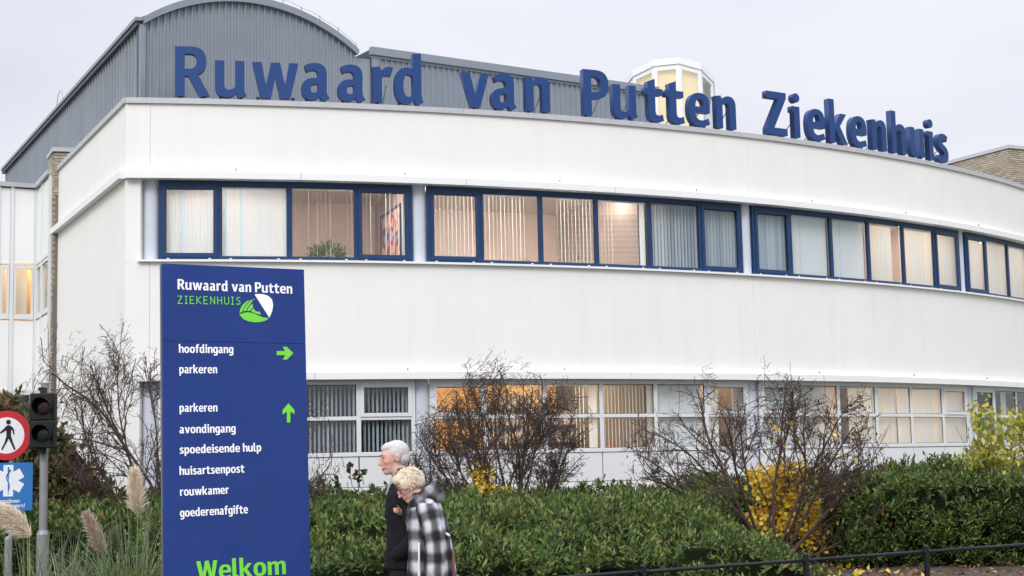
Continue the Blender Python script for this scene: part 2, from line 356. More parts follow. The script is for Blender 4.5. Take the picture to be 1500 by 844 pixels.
# cornices in segments with fine joints
def cornice(z, s0, s1, off=.0):
    def f(mb):
        vs = []; n = 0
        L_ = 3.05; k = int((s1-s0)/L_)+1
        for q in range(k):
            a = s0+q*L_; b = min(s1, a+L_-.008)
            if b-a < .02: continue
            m_ = max(2, int((b-a)/.4)); base = len(mb.v); vv = []; ff = []
            prof = [(-.12+off, z), (.125+off, z), (.125+off, z+.125), (.05+off, z+.155), (-.12+off, z+.158)]
            for i in range(m_+1):
                s = a+(b-a)*i/m_
                for (o_, zz) in prof: vv.append(A(s, o_, zz))
            for i in range(m_):
                for j in range(5):
                    j2 = (j+1) % 5; ff.append((i*5+j, (i+1)*5+j, (i+1)*5+j2, i*5+j2))
            ff += [(0, 4, 3, 2, 1), tuple(m_*5+j for j in range(5))]
            mb.add(vv, ff)
    return f
part('cornice', M['trim'], cornice(ZC1, SC, SE))
part('cornice', M['trim'], cornice(ZC0, SR-.04, SE))
def pins(z):
    def f(mb):
        for s in np.arange(-3.35, SE, 3.05):
            b = A(s, .03, z); mb.box(b.x-.007, b.x+.007, b.y-.007, b.y+.007, z, z+.045)
    return f
part('cornice_pin', M['gasket'], pins(ZC1+.155)); part('cornice_pin', M['gasket'], pins(ZC0+.155))
part('window_sill', M['trim'], lambda mb: [arc(mb, a, min(a+3.0-.006, SE), -.30, .075, ZS1-.038, ZS1) for a in np.arange(SR-.04, SE, 3.0)])
part('coping', M['coping'], lambda mb: [arc(mb, a, min(a+3.05-.005, SE), -.40, .045, ZP+.002, ZP+.10) for a in np.arange(SC, SE, 3.05)])
part('roof_upstand', M['trim'], lambda mb: arc(mb, SC+1.9, 21.5, -.80, -.55, ZP-.1, ZP+.175))
# side wall going back from the corner
K0 = A(SC, 0, 0); K1 = Vector((-9.868, 33.595, 0)); kd = (K1-K0).normalized(); kn = Vector((-kd.y, kd.x, 0)); kL = (K1-K0).length
if kn.x > 0: kn = -kn
def side(u, o_, z): q = K0 + kd*u + kn*o_; return (q.x, q.y, z)
def sbox(mb, u0, u1, o0, o1, z0, z1): 
    mb.hexa([side(u0, o1, z0), side(u1, o1, z0), side(u1, o0, z0), side(u0, o0, z0), side(u0, o1, z1), side(u1, o1, z1), side(u1, o0, z1), side(u0, o0, z1)])
part('side_wall', M['stucco'], lambda mb: (sbox(mb, 0, kL, -.30, 0, .0, ZP)))
part('coping', M['coping'], lambda mb: sbox(mb, 0, kL+.03, -.38, .045, ZP+.003, ZP+.101))
part('cornice', M['trim'], lambda mb: (sbox(mb, -.02, kL+.12, 0.001, .125, ZC1, ZC1+.125), sbox(mb, -.0, kL+.12, 0.001, .05, ZC1+.127, ZC1+.156)))
# body behind: roof and back walls
bk = [A(s, -.9, 7.95) for s in np.linspace(SC+1.0, SE, 24)] + [Vector((16, 50, 7.95)), Vector((-14, 50, 7.95)), Vector((K1.x+.4, K1.y+.3, 7.95)), ]
mb = MB(); mb.add(bk, [tuple(range(len(bk)))]); b2 = [v - Vector((0, 0, .3)) for v in bk]; mb.add(b2, [tuple(range(len(bk)))[::-1]])
mb.build('flat_roof', M['roof'], BLD)
mb = MB(); mb.box(-15, 17, 49.7, 50, 0, 8.0); e = A(SE, -.2, 0); mb.hexa([(e.x, e.y, 0), (e.x+.3, e.y, 0), (17, 50, 0), (16.7, 50, 0), (e.x, e.y, 8), (e.x+.3, e.y, 8), (17, 50, 8), (16.7, 50, 8)])
mb.hexa([(K1.x-.1, K1.y, 0), (K1.x+.2, K1.y, 0), (-14.7, 50, 0), (-15, 50, 0), (K1.x-.1, K1.y, 8), (K1.x+.2, K1.y, 8), (-14.7, 50, 8), (-15, 50, 8)])
mb.build('rear_wall', M['stucco'], BLD)

# columns between the window bays
for z0, z1, lst in ((ZS1, ZC1, (-4.84, 0, 7.15, 14.36, 21.5)), (.25, ZC0, (-4.84, 0, 7.15, 14.36, 21.5))):
    for s in lst:
        mb = MB(); c = A(s, -.27, 0); mb.tube([(c.x, c.y, z0), (c.x, c.y, z1)], .165, 20, caps=False); mb.build('column', M['column'], BLD, smooth=True)
        mb = MB(); arc(mb, s-.25, s+.25, -.50, -.465, z0-.1, z1+.1); mb.build('column_panel', M['whiteframe'], BLD)

# ---- windows
BAYS = [(-4.84, [1.06, 1.24, 1.22, 1.04]), (0., [1.05, 1.20, 1.18, 1.20, 1.19, 1.05]), (7.15, [1.03, 1.20, 1.20, 1.22, 1.22, 1.06]), (14.36, [1.02, 1.21, 1.22, 1.22, 1.20, 1.0])]
def frame_of(sa, sb, off):
    a = A(sa, off, 0); b = A(sb, off, 0); t = (b-a).normalized(); L_ = (b-a).length; n = Vector((t.y, -t.x, 0))
    return (lambda u, o_, z: a + t*u + n*o_ + Vector((0, 0, z))), L_, n
def blind(fr, L_, z0, z1, spec, parent, m_):
    # spec: list of (from, to, pitch fraction of slat visible angle in degrees)
    mb = MB()
    for (ua, ub, ang) in spec:
        u = ua*L_+.05; 
        while u < ub*L_-.03:
            w = .062; a = math.radians(ang + random.uniform(-6, 6)); du = math.cos(a)*w/2*1.0; do = math.sin(a)*w/2
            zz0 = z0 + random.uniform(0, .012)
            c0, c1 = -.125-do, -.125+do
            # slightly bowed slat: two faces
            mb.add([fr(u-du, c0, zz0), fr(u, -.125+.006, zz0), fr(u+du, c1, zz0), fr(u-du, c0, z1), fr(u, -.125+.006, z1), fr(u+du, c1, z1)], [(0, 1, 4, 3), (1, 2, 5, 4)])
            u += .056 if ang < 30 else .078
    # head rail
    mb.fbox(fr, .03, L_-.03, -.16, -.09, z1, z1+.03)
    return mb.build('blind', m_, parent)
def window(sa, sb, z0, z1, kind, fm, spec, bm, first, last, transom=None, top=.10, capped=True):
    off = -.10
    fr, L_, n = frame_of(sa, sb, off)
    hm = .042; l = .075 if first else hm; r = .075 if last else hm; bt = .075
    mb = MB()
    mb.fbox(fr, 0, l, -.07, 0, z0, z1); mb.fbox(fr, L_-r, L_, -.07, 0, z0, z1)
    mb.fbox(fr, l, L_-r, -.07, 0, z1-top, z1+.03); mb.fbox(fr, l, L_-r, -.07, 0, z0, z0+bt)
    holes = [(z0+bt, z1-top)]
    if transom:
        mb.fbox(fr, l, L_-r, -.07, -.002, transom-.035, transom+.035); holes = [(z0+bt, transom-.035), (transom+.035, z1-top)]
    w = mb.build('window', fm, BLD, bevel=.006)
    for hi, (a, b) in enumerate(holes):
        u0, u1 = l, L_-r; gs = 0
        if kind == 'casement' and hi == len(holes)-1:
            gs = .055; mb = MB()
            mb.fbox(fr, u0-.012, u0+gs, -.045, .018, a-.012, b+.012); mb.fbox(fr, u1-gs, u1+.012, -.045, .018, a-.012, b+.012)
            mb.fbox(fr, u0+gs, u1-gs, -.045, .018, b-gs, b+.012); mb.fbox(fr, u0+gs, u1-gs, -.045, .018, a-.012, a+gs)
            mb.build('sash', fm, w, bevel=.005)
        # gasket line then the pane
        mb = MB(); e = .010; i0, i1, j0, j1 = u0+gs, u1-gs, a+gs, b-gs
        mb.fbox(fr, i0, i0+e, -.03, -.018, j0, j1); mb.fbox(fr, i1-e, i1, -.03, -.018, j0, j1); mb.fbox(fr, i0+e, i1-e, -.03, -.018, j1-e, j1); mb.fbox(fr, i0+e, i1-e, -.03, -.018, j0, j0+e)
        mb.build('gasket', M['gasket'], w)
        mb = MB(); mb.add([fr(i0, -.032, j0), fr(i1, -.032, j0), fr(i1, -.032, j1), fr(i0, -.032, j1)], [(0, 1, 2, 3)]); mb.build('pane', M['glass'], w)
    if spec: blind(fr, L_, z0+bt, z1-top-.02, spec, w, bm)
    if capped:
        for u in (.16, .84):
            mb = MB(); mb.fbox(fr, L_*u-.022, L_*u+.022, .0, .008, z0+.03, z0+.045); mb.build('drain_cap', M['white_print'], w)
    return w
WH, CRM, BLU = M['slat_white'], M['slat_cream'], M['slat_blue']
UP = [[([(0, 1, 12)], WH), ([(0, 1, 12)], WH), ([(0, 1, 98)], WH), ([(0, .5, 97), (.5, 1, 90)], WH)],
      [([(0, 1, 62)], WH), ([(0, .85, 66)], WH), ([(.0, .02, 70)], WH), ([(.25, 1, 70)], WH), ([(.1, .45, 76), (.86, 1, 10)], WH), None],
      [([(0, 1, 22)], BLU), ([(0, 1, 22)], WH), ([(0, 1, 14)], WH), ([(0, .78, 14)], CRM), ([(0, 1, 14)], CRM), ([(0, 1, 20)], CRM)],
      [([(0, 1, 16)], CRM)]*6]
UP[1][4] = ([(.0, .30, 76), (.84, 1, 10)], WH); UP[1][5] = ([(0, 1, 48)], BLU)
UP[1] = [([(0, 1, 97)], WH), ([(0, .8, 103)], WH), ([(.3, 1, 110)], WH), ([(.1, .42, 113), (.84, 1, 10)], WH), ([(0, 1, 62)], BLU), ([(0, 1, 55)], BLU)]
LO = [[([(0, 1, 62)], BLU), ([(0, 1, 62)], BLU), ([(0, 1, 62)], BLU), ([(0, 1, 62)], BLU)],
      [([(0, 1, 100)], CRM), ([(0, .6, 106), (.6, 1, 98)], CRM), ([(.55, .8, 104), (.8, 1, 10)], WH), ([(0, .85, 107), (.87, 1, 12)], CRM), ([(0, 1, 16)], WH), ([(0, .35, 15)], WH)],
      [([(0, 1, 18)], WH), ([(0, 1, 14)], CRM), ([(.35, 1, 14)], CRM), ([(0, .7, 66), (.7, 1, 18)], CRM), ([(0, 1, 14)], CRM), ([(0, 1, 16)], CRM)],
      [None, ([(.5, .75, 30)], WH), None, None, None, None]]
panel_rows = []
for b, (s0, ws) in enumerate(BAYS):
    s = s0+.14
    for i, w_ in enumerate(ws):
        cas = (i == 0 or i == len(ws)-1); u = UP[b][i]; l_ = LO[b][i]
        window(s, s+w_, ZS1, ZC1, 'casement' if cas else 'fixed', M['blueframe'], u[0] if u else None, u[1] if u else WH, i == 0, i == len(ws)-1)
        window(s, s+w_, ZS0, ZC0, 'casement' if cas else 'fixed', M['whiteframe'], l_[0] if l_ else None, l_[1] if l_ else WH, i == 0, i == len(ws)-1, transom=2.53, top=.085, capped=False)
        fr, L_, n = frame_of(s, s+w_, -.115)
        mb = MB(); mb.fbox(fr, .012, L_-.012, -.05, 0, 1.31, ZS0-.012); mb.build('spandrel_panel', M['whiteframe'], BLD, bevel=.004)
        panel_rows.append((fr, L_)); s += w_
mb = MB()
for fr, L_ in panel_rows: mb.fbox(fr, -.02, L_+.02, -.12, -.055, 1.28, ZS0+.02)
mb.build('panel_backing', M['gasket'], BLD)

# ---- rooms behind the windows
def room(s0, s1, z0, z1, dep, wm, lamp, lamps):
    mb = MB()
    arc(mb, s0, s1, -dep-.1, -dep, z0, z1, 1.2); mb.build('room_wall', wm, BLD)
    mb = MB(); arc(mb, s0, s1, -dep, -.46, z0-.1, z0, 1.2); mb.build('room_floor', M['roomdark'], BLD)
    mb = MB(); arc(mb, s0, s1, -dep, -.46, z1, z1+.1, 1.2); mb.build('room_ceiling', M['roomceil'], BLD)
    for s in (s0, s1):
        fr, L_, n = frame_of(s-.05, s+.05, 0); mb = MB(); mb.fbox(fr, .01, L_-.01, -dep, -.46, z0, z1); mb.build('room_partition', wm, BLD)
    for (s, o_) in lamps:
        fr, L_, n = frame_of(s-.6, s+.6, o_); mb = MB(); mb.fbox(fr, 0, 1.2, -.15, .15, z1-.05, z1-.006); mb.build('ceiling_lamp', lamp, BLD)
UZ, UT, LZ, LT = 4.50, 7.0, 1.0, 3.6
RW, RWm, RD_ = M['roomwall'], M['roomwarm'], M['roomdark']
room(-4.9, -2.35, UZ, UT, 3, RW, M['lampdim'], [(-3.6, -1.1)])  # lamp added to brighten the closed blinds from behind
room(-2.35, 0, UZ, UT, 3.6, RW, M['lampdim'], [(-1.2, -1.05)])
room(0, 4.75, UZ, UT, 3.8, RW, M['lampdim'], [(.9, -1.0), (2.4, -1.05), (3.9, -1.0)])
room(4.75, 10.7, UZ, UT, 4, RD_, M['lampdim'], [])
room(10.7, 14.36, UZ, UT, 4, RW, M['lampdim'], [(11.6, -1.1), (13.2, -1.1)])
room(14.36, 21.6, UZ, UT, 4, RW, M['lampdim'], [(15.4, -1.1), (17.5, -1.1)])
room(-4.9, -.05, LZ, LT, 4, RD_, M['lamp'], [])
room(.05, 4.75, LZ, LT, 4, RWm, M['lamp'], [(.9, -1.5), (2.3, -1.2), (3.9, -2.4)])
room(4.75, 5.9, LZ, LT, 4, RD_, M['lamp'], [])
room(5.9, 7.15, LZ, LT, 3, RWm, M['lamp'], [(6.5, -1.6)])
room(7.15, 9.0, LZ, LT, 4, RD_, M['lampdim'], [])
room(9.0, 14.36, LZ, LT, 3.6, RWm, M['lampdim'], [(10.2, -1.9), (11.6, -1.9), (13.3, -1.9)])
room(14.36, 21.6, LZ, LT, 4, RD_, M['lamp'], [])
# things inside the lit rooms
def inside(s, off, z): return A(s, off, z)
def shelfunit(s, off, w, z0, z1, label):
    r_ = empty('bookcase', A(s+w/2, off, LZ), label, 'bookcase'); fr, L_, n = frame_of(s, s+w, off)
    mb = MB(); mb.fbox(fr, 0, w, -.03, 0, z0, z1)
    mb.build('back_board', M['shelf'], r_); mb = MB(); k = 0
    z = z0
    sh = MB()
    while z < z1:
        sh.fbox(fr, 0, w, .002, .28, z, z+.025)
        u = .03
        while u < w-.06:
            t_ = random.uniform(.025, .05); 
            if random.random() < .7: mb.fbox(fr, u, u+t_*.9, .01, .2, z+.025, z+.025+random.uniform(.2, .29))
            u += t_
        z += .36
    sh.build('shelf', M['shelf'], r_); tag(mb.build('file', M['books'], r_), kind='stuff')
shelfunit(3.75, -3.4, 1.3, 1.0, 2.75, 'dark brown cabinet behind the brightest yellow lower window')
shelfunit(2.6, -3.6, 1.0, 1.0, 2.9, 'shelf of files in orange lit room behind the middle bare shrub')
shelfunit(10.9, -3.0, 1.0, 1.0, 3.0, 'shelf of files behind open slats in cream lower windows')
r_ = empty('framed_poster', A(-.35, -2.0, 5.6), 'framed colourful flower poster on pink wall seen in fourth upper window', 'picture')
fr, L_, n = frame_of(-.12, -.11, 0)
def pf(u, o_, z): return A(-.14+o_, -.9-u, z)      # hung on the partition wall, facing along the room
mb = MB(); mb.hexa([pf(0, -.03, 5.55), pf(1.6, -.03, 5.55), pf(1.6, 0, 5.55), pf(0, 0, 5.55), pf(0, -.03, 6.55), pf(1.6, -.03, 6.55), pf(1.6, 0, 6.55), pf(0, 0, 6.55)]); mb.build('poster_sheet', M['poster'], r_)
mb = MB()
for (a, b, c, d) in ((-.03, 0, 5.52, 6.58), (1.6, 1.63, 5.52, 6.58), (0, 1.6, 5.52, 5.55), (0, 1.6, 6.55, 6.58)):
    mb.hexa([pf(a, -.05, c), pf(b, -.05, c), pf(b, 0, c), pf(a, 0, c), pf(a, -.05, d), pf(b, -.05, d), pf(b, 0, d), pf(a, 0, d)])
mb.build('picture_frame', M['blueframe'], r_)
def leaves(P, U, Lf, Wd, mats, name, parent=None, curl=.25, roll=None):
    # P points, U unit directions; each leaf is a folded blade of four triangles
    P = np.asarray(P, float); U = np.asarray(U, float); n = len(P)
    U = U/np.maximum(np.linalg.norm(U, axis=1, keepdims=True), 1e-6)
    rv = rng.normal(size=(n, 3)); S_ = np.cross(U, rv); S_ /= np.linalg.norm(S_, axis=1, keepdims=True); Nn = np.cross(S_, U)
    Lf = np.broadcast_to(Lf, n)[:, None]; Wd = np.broadcast_to(Wd, n)[:, None]
    base = P; mid = P+U*Lf*.5 - Nn*Lf*curl*.15; tip = P+U*Lf - Nn*Lf*curl*.6
    l_ = mid+S_*Wd*.5+Nn*Wd*.18; r_ = mid-S_*Wd*.5+Nn*Wd*.18
    V = np.stack([base, r_, tip, l_, mid], 1).reshape(-1, 3)
    i = np.arange(n)[:, None]*5
    T = np.concatenate([i+[0, 1, 4], i+[1, 2, 4], i+[2, 3, 4], i+[3, 0, 4]], 0)
    off = root_loc(parent) if parent else Vector((0, 0, 0))
    me = np_mesh(name, V-np.array(off), T, mats)
    return link_mesh(name, me, parent)
def pot_plant(P, r, h, n, label, lm=None):
    r_ = empty('potted_plant', P, label, 'plant'); mb = MB(); P = Vector(P)
    mb.tube([P, P+Vector((0, 0, h*.35))], [r*.35, r*.5], 12); mb.build('plant_pot', M['pot'], r_)
    d = rng.normal(size=(n, 3)); d /= np.linalg.norm(d, axis=1, keepdims=True); q = np.array(P+Vector((0, 0, h*.7))) + d*np.array([r, r, h*.5])*rng.uniform(.35, 1, (n, 1))
    tag(leaves(q, d+[0, 0, .2], r*.34, r*.17, [lm or M['plantleaf']], 'foliage', r_), kind='stuff')
pot_plant(A(-1.55, -1.2, 5.22), .36, .5, 420, 'bushy house plant standing in third upper window from the left')
pot_plant(A(2.22, -.5, 5.36), .08, .16, 60, 'small pot plant on second sill of the middle upper window bay')
pot_plant(A(2.95, -.5, 5.36), .08, .15, 60, 'small round pot plant on the sill of the third window of the middle bay')
pot_plant(A(3.45, -.6, 5.36), .10, .24, 80, 'taller leafy pot plant beside white pot in the third window of the middle bay')
for s, h, lb in ((2.40, .13, 'white vase beside pot plant on second window sill of middle bay'), (2.68, .11, 'white pot at left end of third window sill of middle bay'), (3.62, .12, 'white pot at right end of third window sill of middle bay')):
    c = A(s, -.5, 5.36); mb = MB(); mb.tube([c, c+Vector((0, 0, h*.5)), c+Vector((0, 0, h))], [.05, .065, .04], 12); o = mb.at_base('vase', M['pot'], c, smooth=True); tag(o, lb, 'vase')
for s, lb in ((3.93, 'left one of two red candles on lower window sill'), (4.02, 'right one of two red candles on lower window sill')):
    c = A(s, -.5, 1.93); mb = MB(); mb.tube([c, c+Vector((0, 0, .12))], .03, 12); mb.tube([c+Vector((0, 0, .119)), c+Vector((0, 0, .135))], .004, 5); o = mb.at_base('candle', M['candle'], c, smooth=False); tag(o, lb, 'candle')

# ---- barrel roofed metal hall on the roof
def V3(a, z=0): return Vector((a[0], a[1], z))
HL, HR, HF = Vector((-6.738, 28.30, 0)), Vector((-3.035, 30.80, 0)), Vector((-13.687, 42.10, 0))
ZE = 9.93; hd = (HR-HL).normalized(); hW = (HR-HL).length; rise = .72; Rr = (hW*hW/4+rise*rise)/(2*rise)
def zarc(u): return ZE - (Rr-rise) + math.sqrt(max(Rr*Rr-(u-hW/2)**2, 0))
hn = Vector((hd.y, -hd.x, 0)); sdv = (HF-HL).normalized(); sL = (HF-HL).length; sn = Vector((-sdv.y, sdv.x, 0))
if sn.x > 0: sn = -sn
def clad(base, d, n, L_, pitch, ztop, z0, rib=.035, depth=.042):
    k = int(round(L_/pitch)); pt = L_/k
    for i in range(k):
        u0, u1 = i*pt, (i+1)*pt; c = base+d*u0
        mb = MB(); z0a, z0b = ztop(u0), ztop(u1)
        prof = [(0, 0), (.012, depth), (rib-.004, depth), (rib+.008, 0), (pt*.62, 0.0), (pt*.62+.006, .005), (pt*.62+.016, .005), (pt*.62+.022, 0), (pt-.0006, 0)]
        vs = []
        for (u, o_) in prof:
            q = c+d*u+n*o_; zt = ztop(u0+u); vs += [(q.x, q.y, z0), (q.x, q.y, zt)]
        fs = [(2*j, 2*j+2, 2*j+3, 2*j+1) for j in range(len(prof)-1)]
        mb.add(vs, fs); mb.build('cladding_panel', M['cladding'], BLD)
clad(HL, hd, hn, hW, .134, lambda u: zarc(u)-.03, 7.96)
clad(HF, -sdv, sn, sL, .25, lambda u: ZE-.03, 7.96)
# vault skin, front fascia, eaves
mb = MB(); K = 28; vs = []; 
for i in range(K+1):
    u = -.05+(hW+.10)*i/K; uu = min(max(u, 0), hW); z = zarc(uu)+.01
    a = HL+hd*u+hn*.06; b = HF+hd*u
    vs += [(a.x, a.y, z), (b.x, b.y, z), (a.x, a.y, z+.07), (b.x, b.y, z+.07)]
fs = []
for i in range(K):
    b = 4*i; fs += [(b, b+4, b+5, b+1), (b+2, b+3, b+7, b+6), (b, b+2, b+6, b+4), (b+1, b+5, b+7, b+3)]
fs += [(0, 1, 3, 2), (4*K, 4*K+2, 4*K+3, 4*K+1)]
mb.add(vs, fs); mb.build('vaulted_roof', M['cladding'], BLD)
mb = MB(); vs = []; th = .05
for i in range(K+1):
    u = hW*i/K; z = zarc(u)
    for (o_, dz) in ((.04, -th), (.11, -th), (.11, .085), (.04, .085)):
        q = HL+hd*u+hn*o_; vs.append((q.x, q.y, z+dz))
fs = []
for i in range(K):
    b = 4*i; fs += [(b+j, b+4+j, b+4+(j+1) % 4, b+(j+1) % 4) for j in range(4)]
fs += [(0, 1, 2, 3)[::-1], tuple(4*K+j for j in range(4))]
mb.add(vs, fs); mb.build('roof_fascia', M['fascia'], BLD)
def obox(mb, base, d, n, u0, u1, o0, o1, z0, z1):
    f = lambda u, o_, z: base+d*u+n*o_+Vector((0, 0, z)); mb.fbox(f, u0, u1, o0, o1, z0, z1)
mb = MB(); obox(mb, HL, sdv, sn, .0, sL+.2, .0, .10, ZE-.06, ZE+.02); mb.build('roof_eave', M['cladding_dark'], BLD)
mb = MB(); obox(mb, HL, sdv, sn, -.03, sL+.2, .02, .13, ZE+.022, ZE+.09); mb.build('eave_gutter', M['fascia'], BLD)
mb = MB(); obox(mb, HL, hd, hn, -.05, .05, -.02, .055, 7.96, ZE-.05); mb.build('corner_flashing', M['fascia'], BLD)
mb = MB(); obox(mb, HL, hd, hn, -.02, hW, -.2, -.01, 7.9, ZE); mb.add([HL+sdv*.02+Vector((0, 0, 7.96)), HF+Vector((0, 0, 7.96)), HF+Vector((0, 0, ZE)), HL+sdv*.02+Vector((0, 0, ZE))], [(0, 1, 2, 3)]); mb.build('hall_core', M['cladding_dark'], BLD)
# small wire safety hoops on the vault edge
mb = MB()
c = HL+sdv*7.4+sn*.1+Vector((0, 0, ZE+.09)); mb.tube([c+sdv*.35*math.cos(t_)+Vector((0, 0, .28*math.sin(t_))) for t_ in np.linspace(0, math.pi, 12)], .008, 5); mb.build('roof_hoop', M['galv'], BLD)
mb = MB(); pp = []
for i in range(16):
    u = hW*(.55+.45*i/15); q = HL+hd*u+hn*.02+Vector((0, 0, zarc(u)+.19+.012*math.cos(i*1.57)))
    pp.append(q)
    if i % 3 == 0: mb.tube([q-Vector((0, 0, .1)), q+Vector((0, 0, .02))], .009, 5)
mb.tube(pp, .004, 4); mb.build('lightning_wire', M['galv'], BLD)
# long gutter fronted hall
GL, GR = Vector((-2.722, 31.0, 0)), Vector((3.3, 34.88, 0)); gd = (GR-GL).normalized(); gL = (GR-GL).length; gn = Vector((gd.y, -gd.x, 0)); ZG = 10.09
clad(GL, gd, gn, gL, .134, lambda u: ZG-.20, 7.96)
mb = MB(); obox(mb, GL, gd, gn, -.06, gL+.1, -.02, .10, ZG-.16, ZG); mb.build('box_gutter', M['fascia'], BLD)
mb = MB(); obox(mb, GL, gd, gn, -.03, gL+.1, -.02, .045, ZG-.215, ZG-.162); mb.build('gutter_bracket_rail', M['cladding'], BLD)
mb = MB(); obox(mb, GL, gd, gn, -.03, gL, -7, -.03, 7.9, ZG-.03); mb.build('hall_core', M['cladding_dark'], BLD)
mb = MB(); obox(mb, GL, gd, gn, -.02, .13, -.01, .04, 7.96, ZG-.21); mb.build('corner_flashing', M['fascia'], BLD)
mb = MB(); q0 = HR; q1 = GL; dd = (q1-q0).normalized(); nn = Vector((dd.y, -dd.x, 0)); obox(mb, q0, dd, nn, 0, (q1-q0).length, -.2, -.03, 7.96, 9.85); mb.build('link_panel', M['cladding'], BLD)
# glazed roof lantern
TC = Vector((3.86, 37.0, 0)); LN = empty('roof_lantern', (TC.x, TC.y, 7.9)); LN.parent = BLD; LN.location = Vector((TC.x, TC.y, 7.9))-BLD.location
def tz(v): return 11.02 - (1.1 - (TC.y-v.y))*.42
def tp(ang, r_, z=None):
    q = Vector((TC.x+r_*math.sin(math.radians(ang)), TC.y-r_*math.cos(math.radians(ang)), 0)); q.z = tz(q) if z is None else z; return q
angs = [8+30*i for i in range(12)]
fb, panes, scr, rim = MB(), [], MB(), MB()
for i, a in enumerate(angs):
    b = a+30; p0, p1 = tp(a, 1.12, 0), tp(b, 1.12, 0); t_ = (p1-p0).normalized(); L_ = (p1-p0).length; n = Vector((t_.y, -t_.x, 0))
    za, zb = tz(p0), tz(p1)
    def f(u, o_, fz, p0=p0, t_=t_, n=n, za=za, zb=zb, L_=L_):
        z = 7.9+(za-.12-7.9+(zb-za)*u/L_)*fz; q = p0+t_*u+n*o_; return Vector((q.x, q.y, z))
    fb.fbox(f, 0, .075, -.05, .0, 0, 1); fb.fbox(f, L_-.075, L_, -.05, .0, 0, 1)
    fb.fbox(f, .075, L_-.075, -.05, -.002, .955, 1); fb.fbox(f, .075, L_-.075, -.05, -.002, .46, .485); fb.fbox(f, .075, L_-.075, -.05, -.002, 0, .1)
    for (c, d) in ((.1, .46), (.485, .955)):
        mb = MB(); mb.add([f(.075, -.03, c), f(L_-.075, -.03, c), f(L_-.075, -.03, d), f(.075, -.03, d)], [(0, 1, 2, 3)]); panes.append(mb)
    if i not in (1, 2, 3): 
        scr.add([f(.02, -.10, .02), f(L_-.02, -.10, .02), f(L_-.02, -.10, .98), f(.02, -.10, .98)], [(0, 1, 2, 3)])
    r1, r2 = tp(a, 1.15), tp(b, 1.15); dz = Vector((0, 0, .15)); i1, i2 = tp(a, 1.07), tp(b, 1.07)
    rim.hexa([r1-dz, r2-dz, i2-dz, i1-dz, r1, r2, i2, i1])
fb.build('frame', M['trim'], LN); rim.build('rim', M['fascia'] if 0 else M['trim'], LN); scr.build('glow_sheet', M['lantern_glow'], LN)
for mb in panes: mb.build('pane', M['glass'], LN)
mb = MB(); mb.add([tp(a, 1.1)+Vector((0, 0, -.03)) for a in angs]+[tp(0, 0, None)+Vector((0, 0, .12))], [(i, (i+1) % 12, 12) for i in range(12)]); mb.build('cap', M['trim'], LN)
mb = MB(); mb.add([f2 for a in angs[1:5] for f2 in (tp(a, .9, 7.9), tp(a, .9, 10.6))], [(0, 2, 3, 1), (2, 4, 5, 3), (4, 6, 7, 5)]); mb.build('inner_lining', M['whiteframe'], LN)

# ---- brickwork: pieces laid one by one
def bricks(parent, face, L_, z0, z1, budget, bl=.21, bh=.05, jt=.012, dep=.02, seedv=0, top_first=True):
    # face(u, o, z) -> point. Bricks nearest the top are single parts, the rest one stuff mesh
    rows = int((z1-z0)/(bh+jt)); rest = MB(); cnt = 0; meshes = {}
    o0, ux = face(0, 0, 0), (face(1, 0, 0)-face(0, 0, 0)); nx = face(0, 1, 0)-face(0, 0, 0)
    for r in range(rows)[::-1]:
        z = z1-(rows-r)*(bh+jt)
        u = -(bl+jt)/2 if r % 2 else 0
        while u < L_-.02:
            a = max(u, 0); b = min(u+bl, L_); 
            if b-a > .03:
                ln = round(b-a, 3); pr = random.choice((0, .002, .004)); mt = random.choice(('brick', 'brick', 'brick2', 'brick3'))
                if cnt < budget:
                    key = (ln, mt)
                    if key not in meshes:
                        mb = MB(); q = lambda u_, o_, z_: ux*u_+nx*o_+Vector((0, 0, z_)); mb.fbox(q, 0, ln, -.03, dep, 0, bh); meshes[key] = raw_mesh('brick', mb.v, mb.f, [M[mt]])
                    link_mesh('brick', meshes[key], parent, face(a, pr, z)); cnt += 1
                else: rest.fbox(face, a, b, -.03, dep+pr, z, z+bh, random.randint(0, 2))
            u += bl+jt
    if rest.f: tag(rest.build('brickwork', [M['brick'], M['brick2'], M['brick3']], parent), kind='stuff')
PC = Vector(at(80, 212, 33.2)); PC.z = 0; zp = 8.56
pd = Vector((math.cos(.27), math.sin(.27), 0)); pe = Vector((-math.sin(.41), math.cos(.41), 0))
pier = MB(); 
def pq(u, w_, z): q = PC+pd*u+pe*w_; return Vector((q.x, q.y, z))
pier.hexa([pq(0, 0, 0), pq(.62, 0, 0), pq(.62, .9, 0), pq(0, .9, 0), pq(0, 0, zp), pq(.62, 0, zp), pq(.62, .9, zp), pq(0, .9, zp)])
PR = pier.build('brick_pier', M['mortar'], BLD)
bricks(PR, lambda u, o_, z: pq(u, -o_, z), .62, 7.6, zp-.02, 90)
def pl(u, o_, z): q = PC+pe*(.9-u)-pd*o_; return Vector((q.x, q.y, z))
bricks(PR, pl, .9, 1.5, zp-.02, 210)
mb = MB(); q = lambda u, w_, z: pq(u, w_, z); mb.hexa([q(-.05, -.05, zp+.002), q(.67, -.05, zp+.002), q(.67, .95, zp+.002), q(-.05, .95, zp+.002), q(-.05, -.05, zp+.09), q(.67, -.05, zp+.09), q(.67, .95, zp+.09), q(-.05, .95, zp+.09)]); mb.build('pier_cap', M['coping'], BLD)
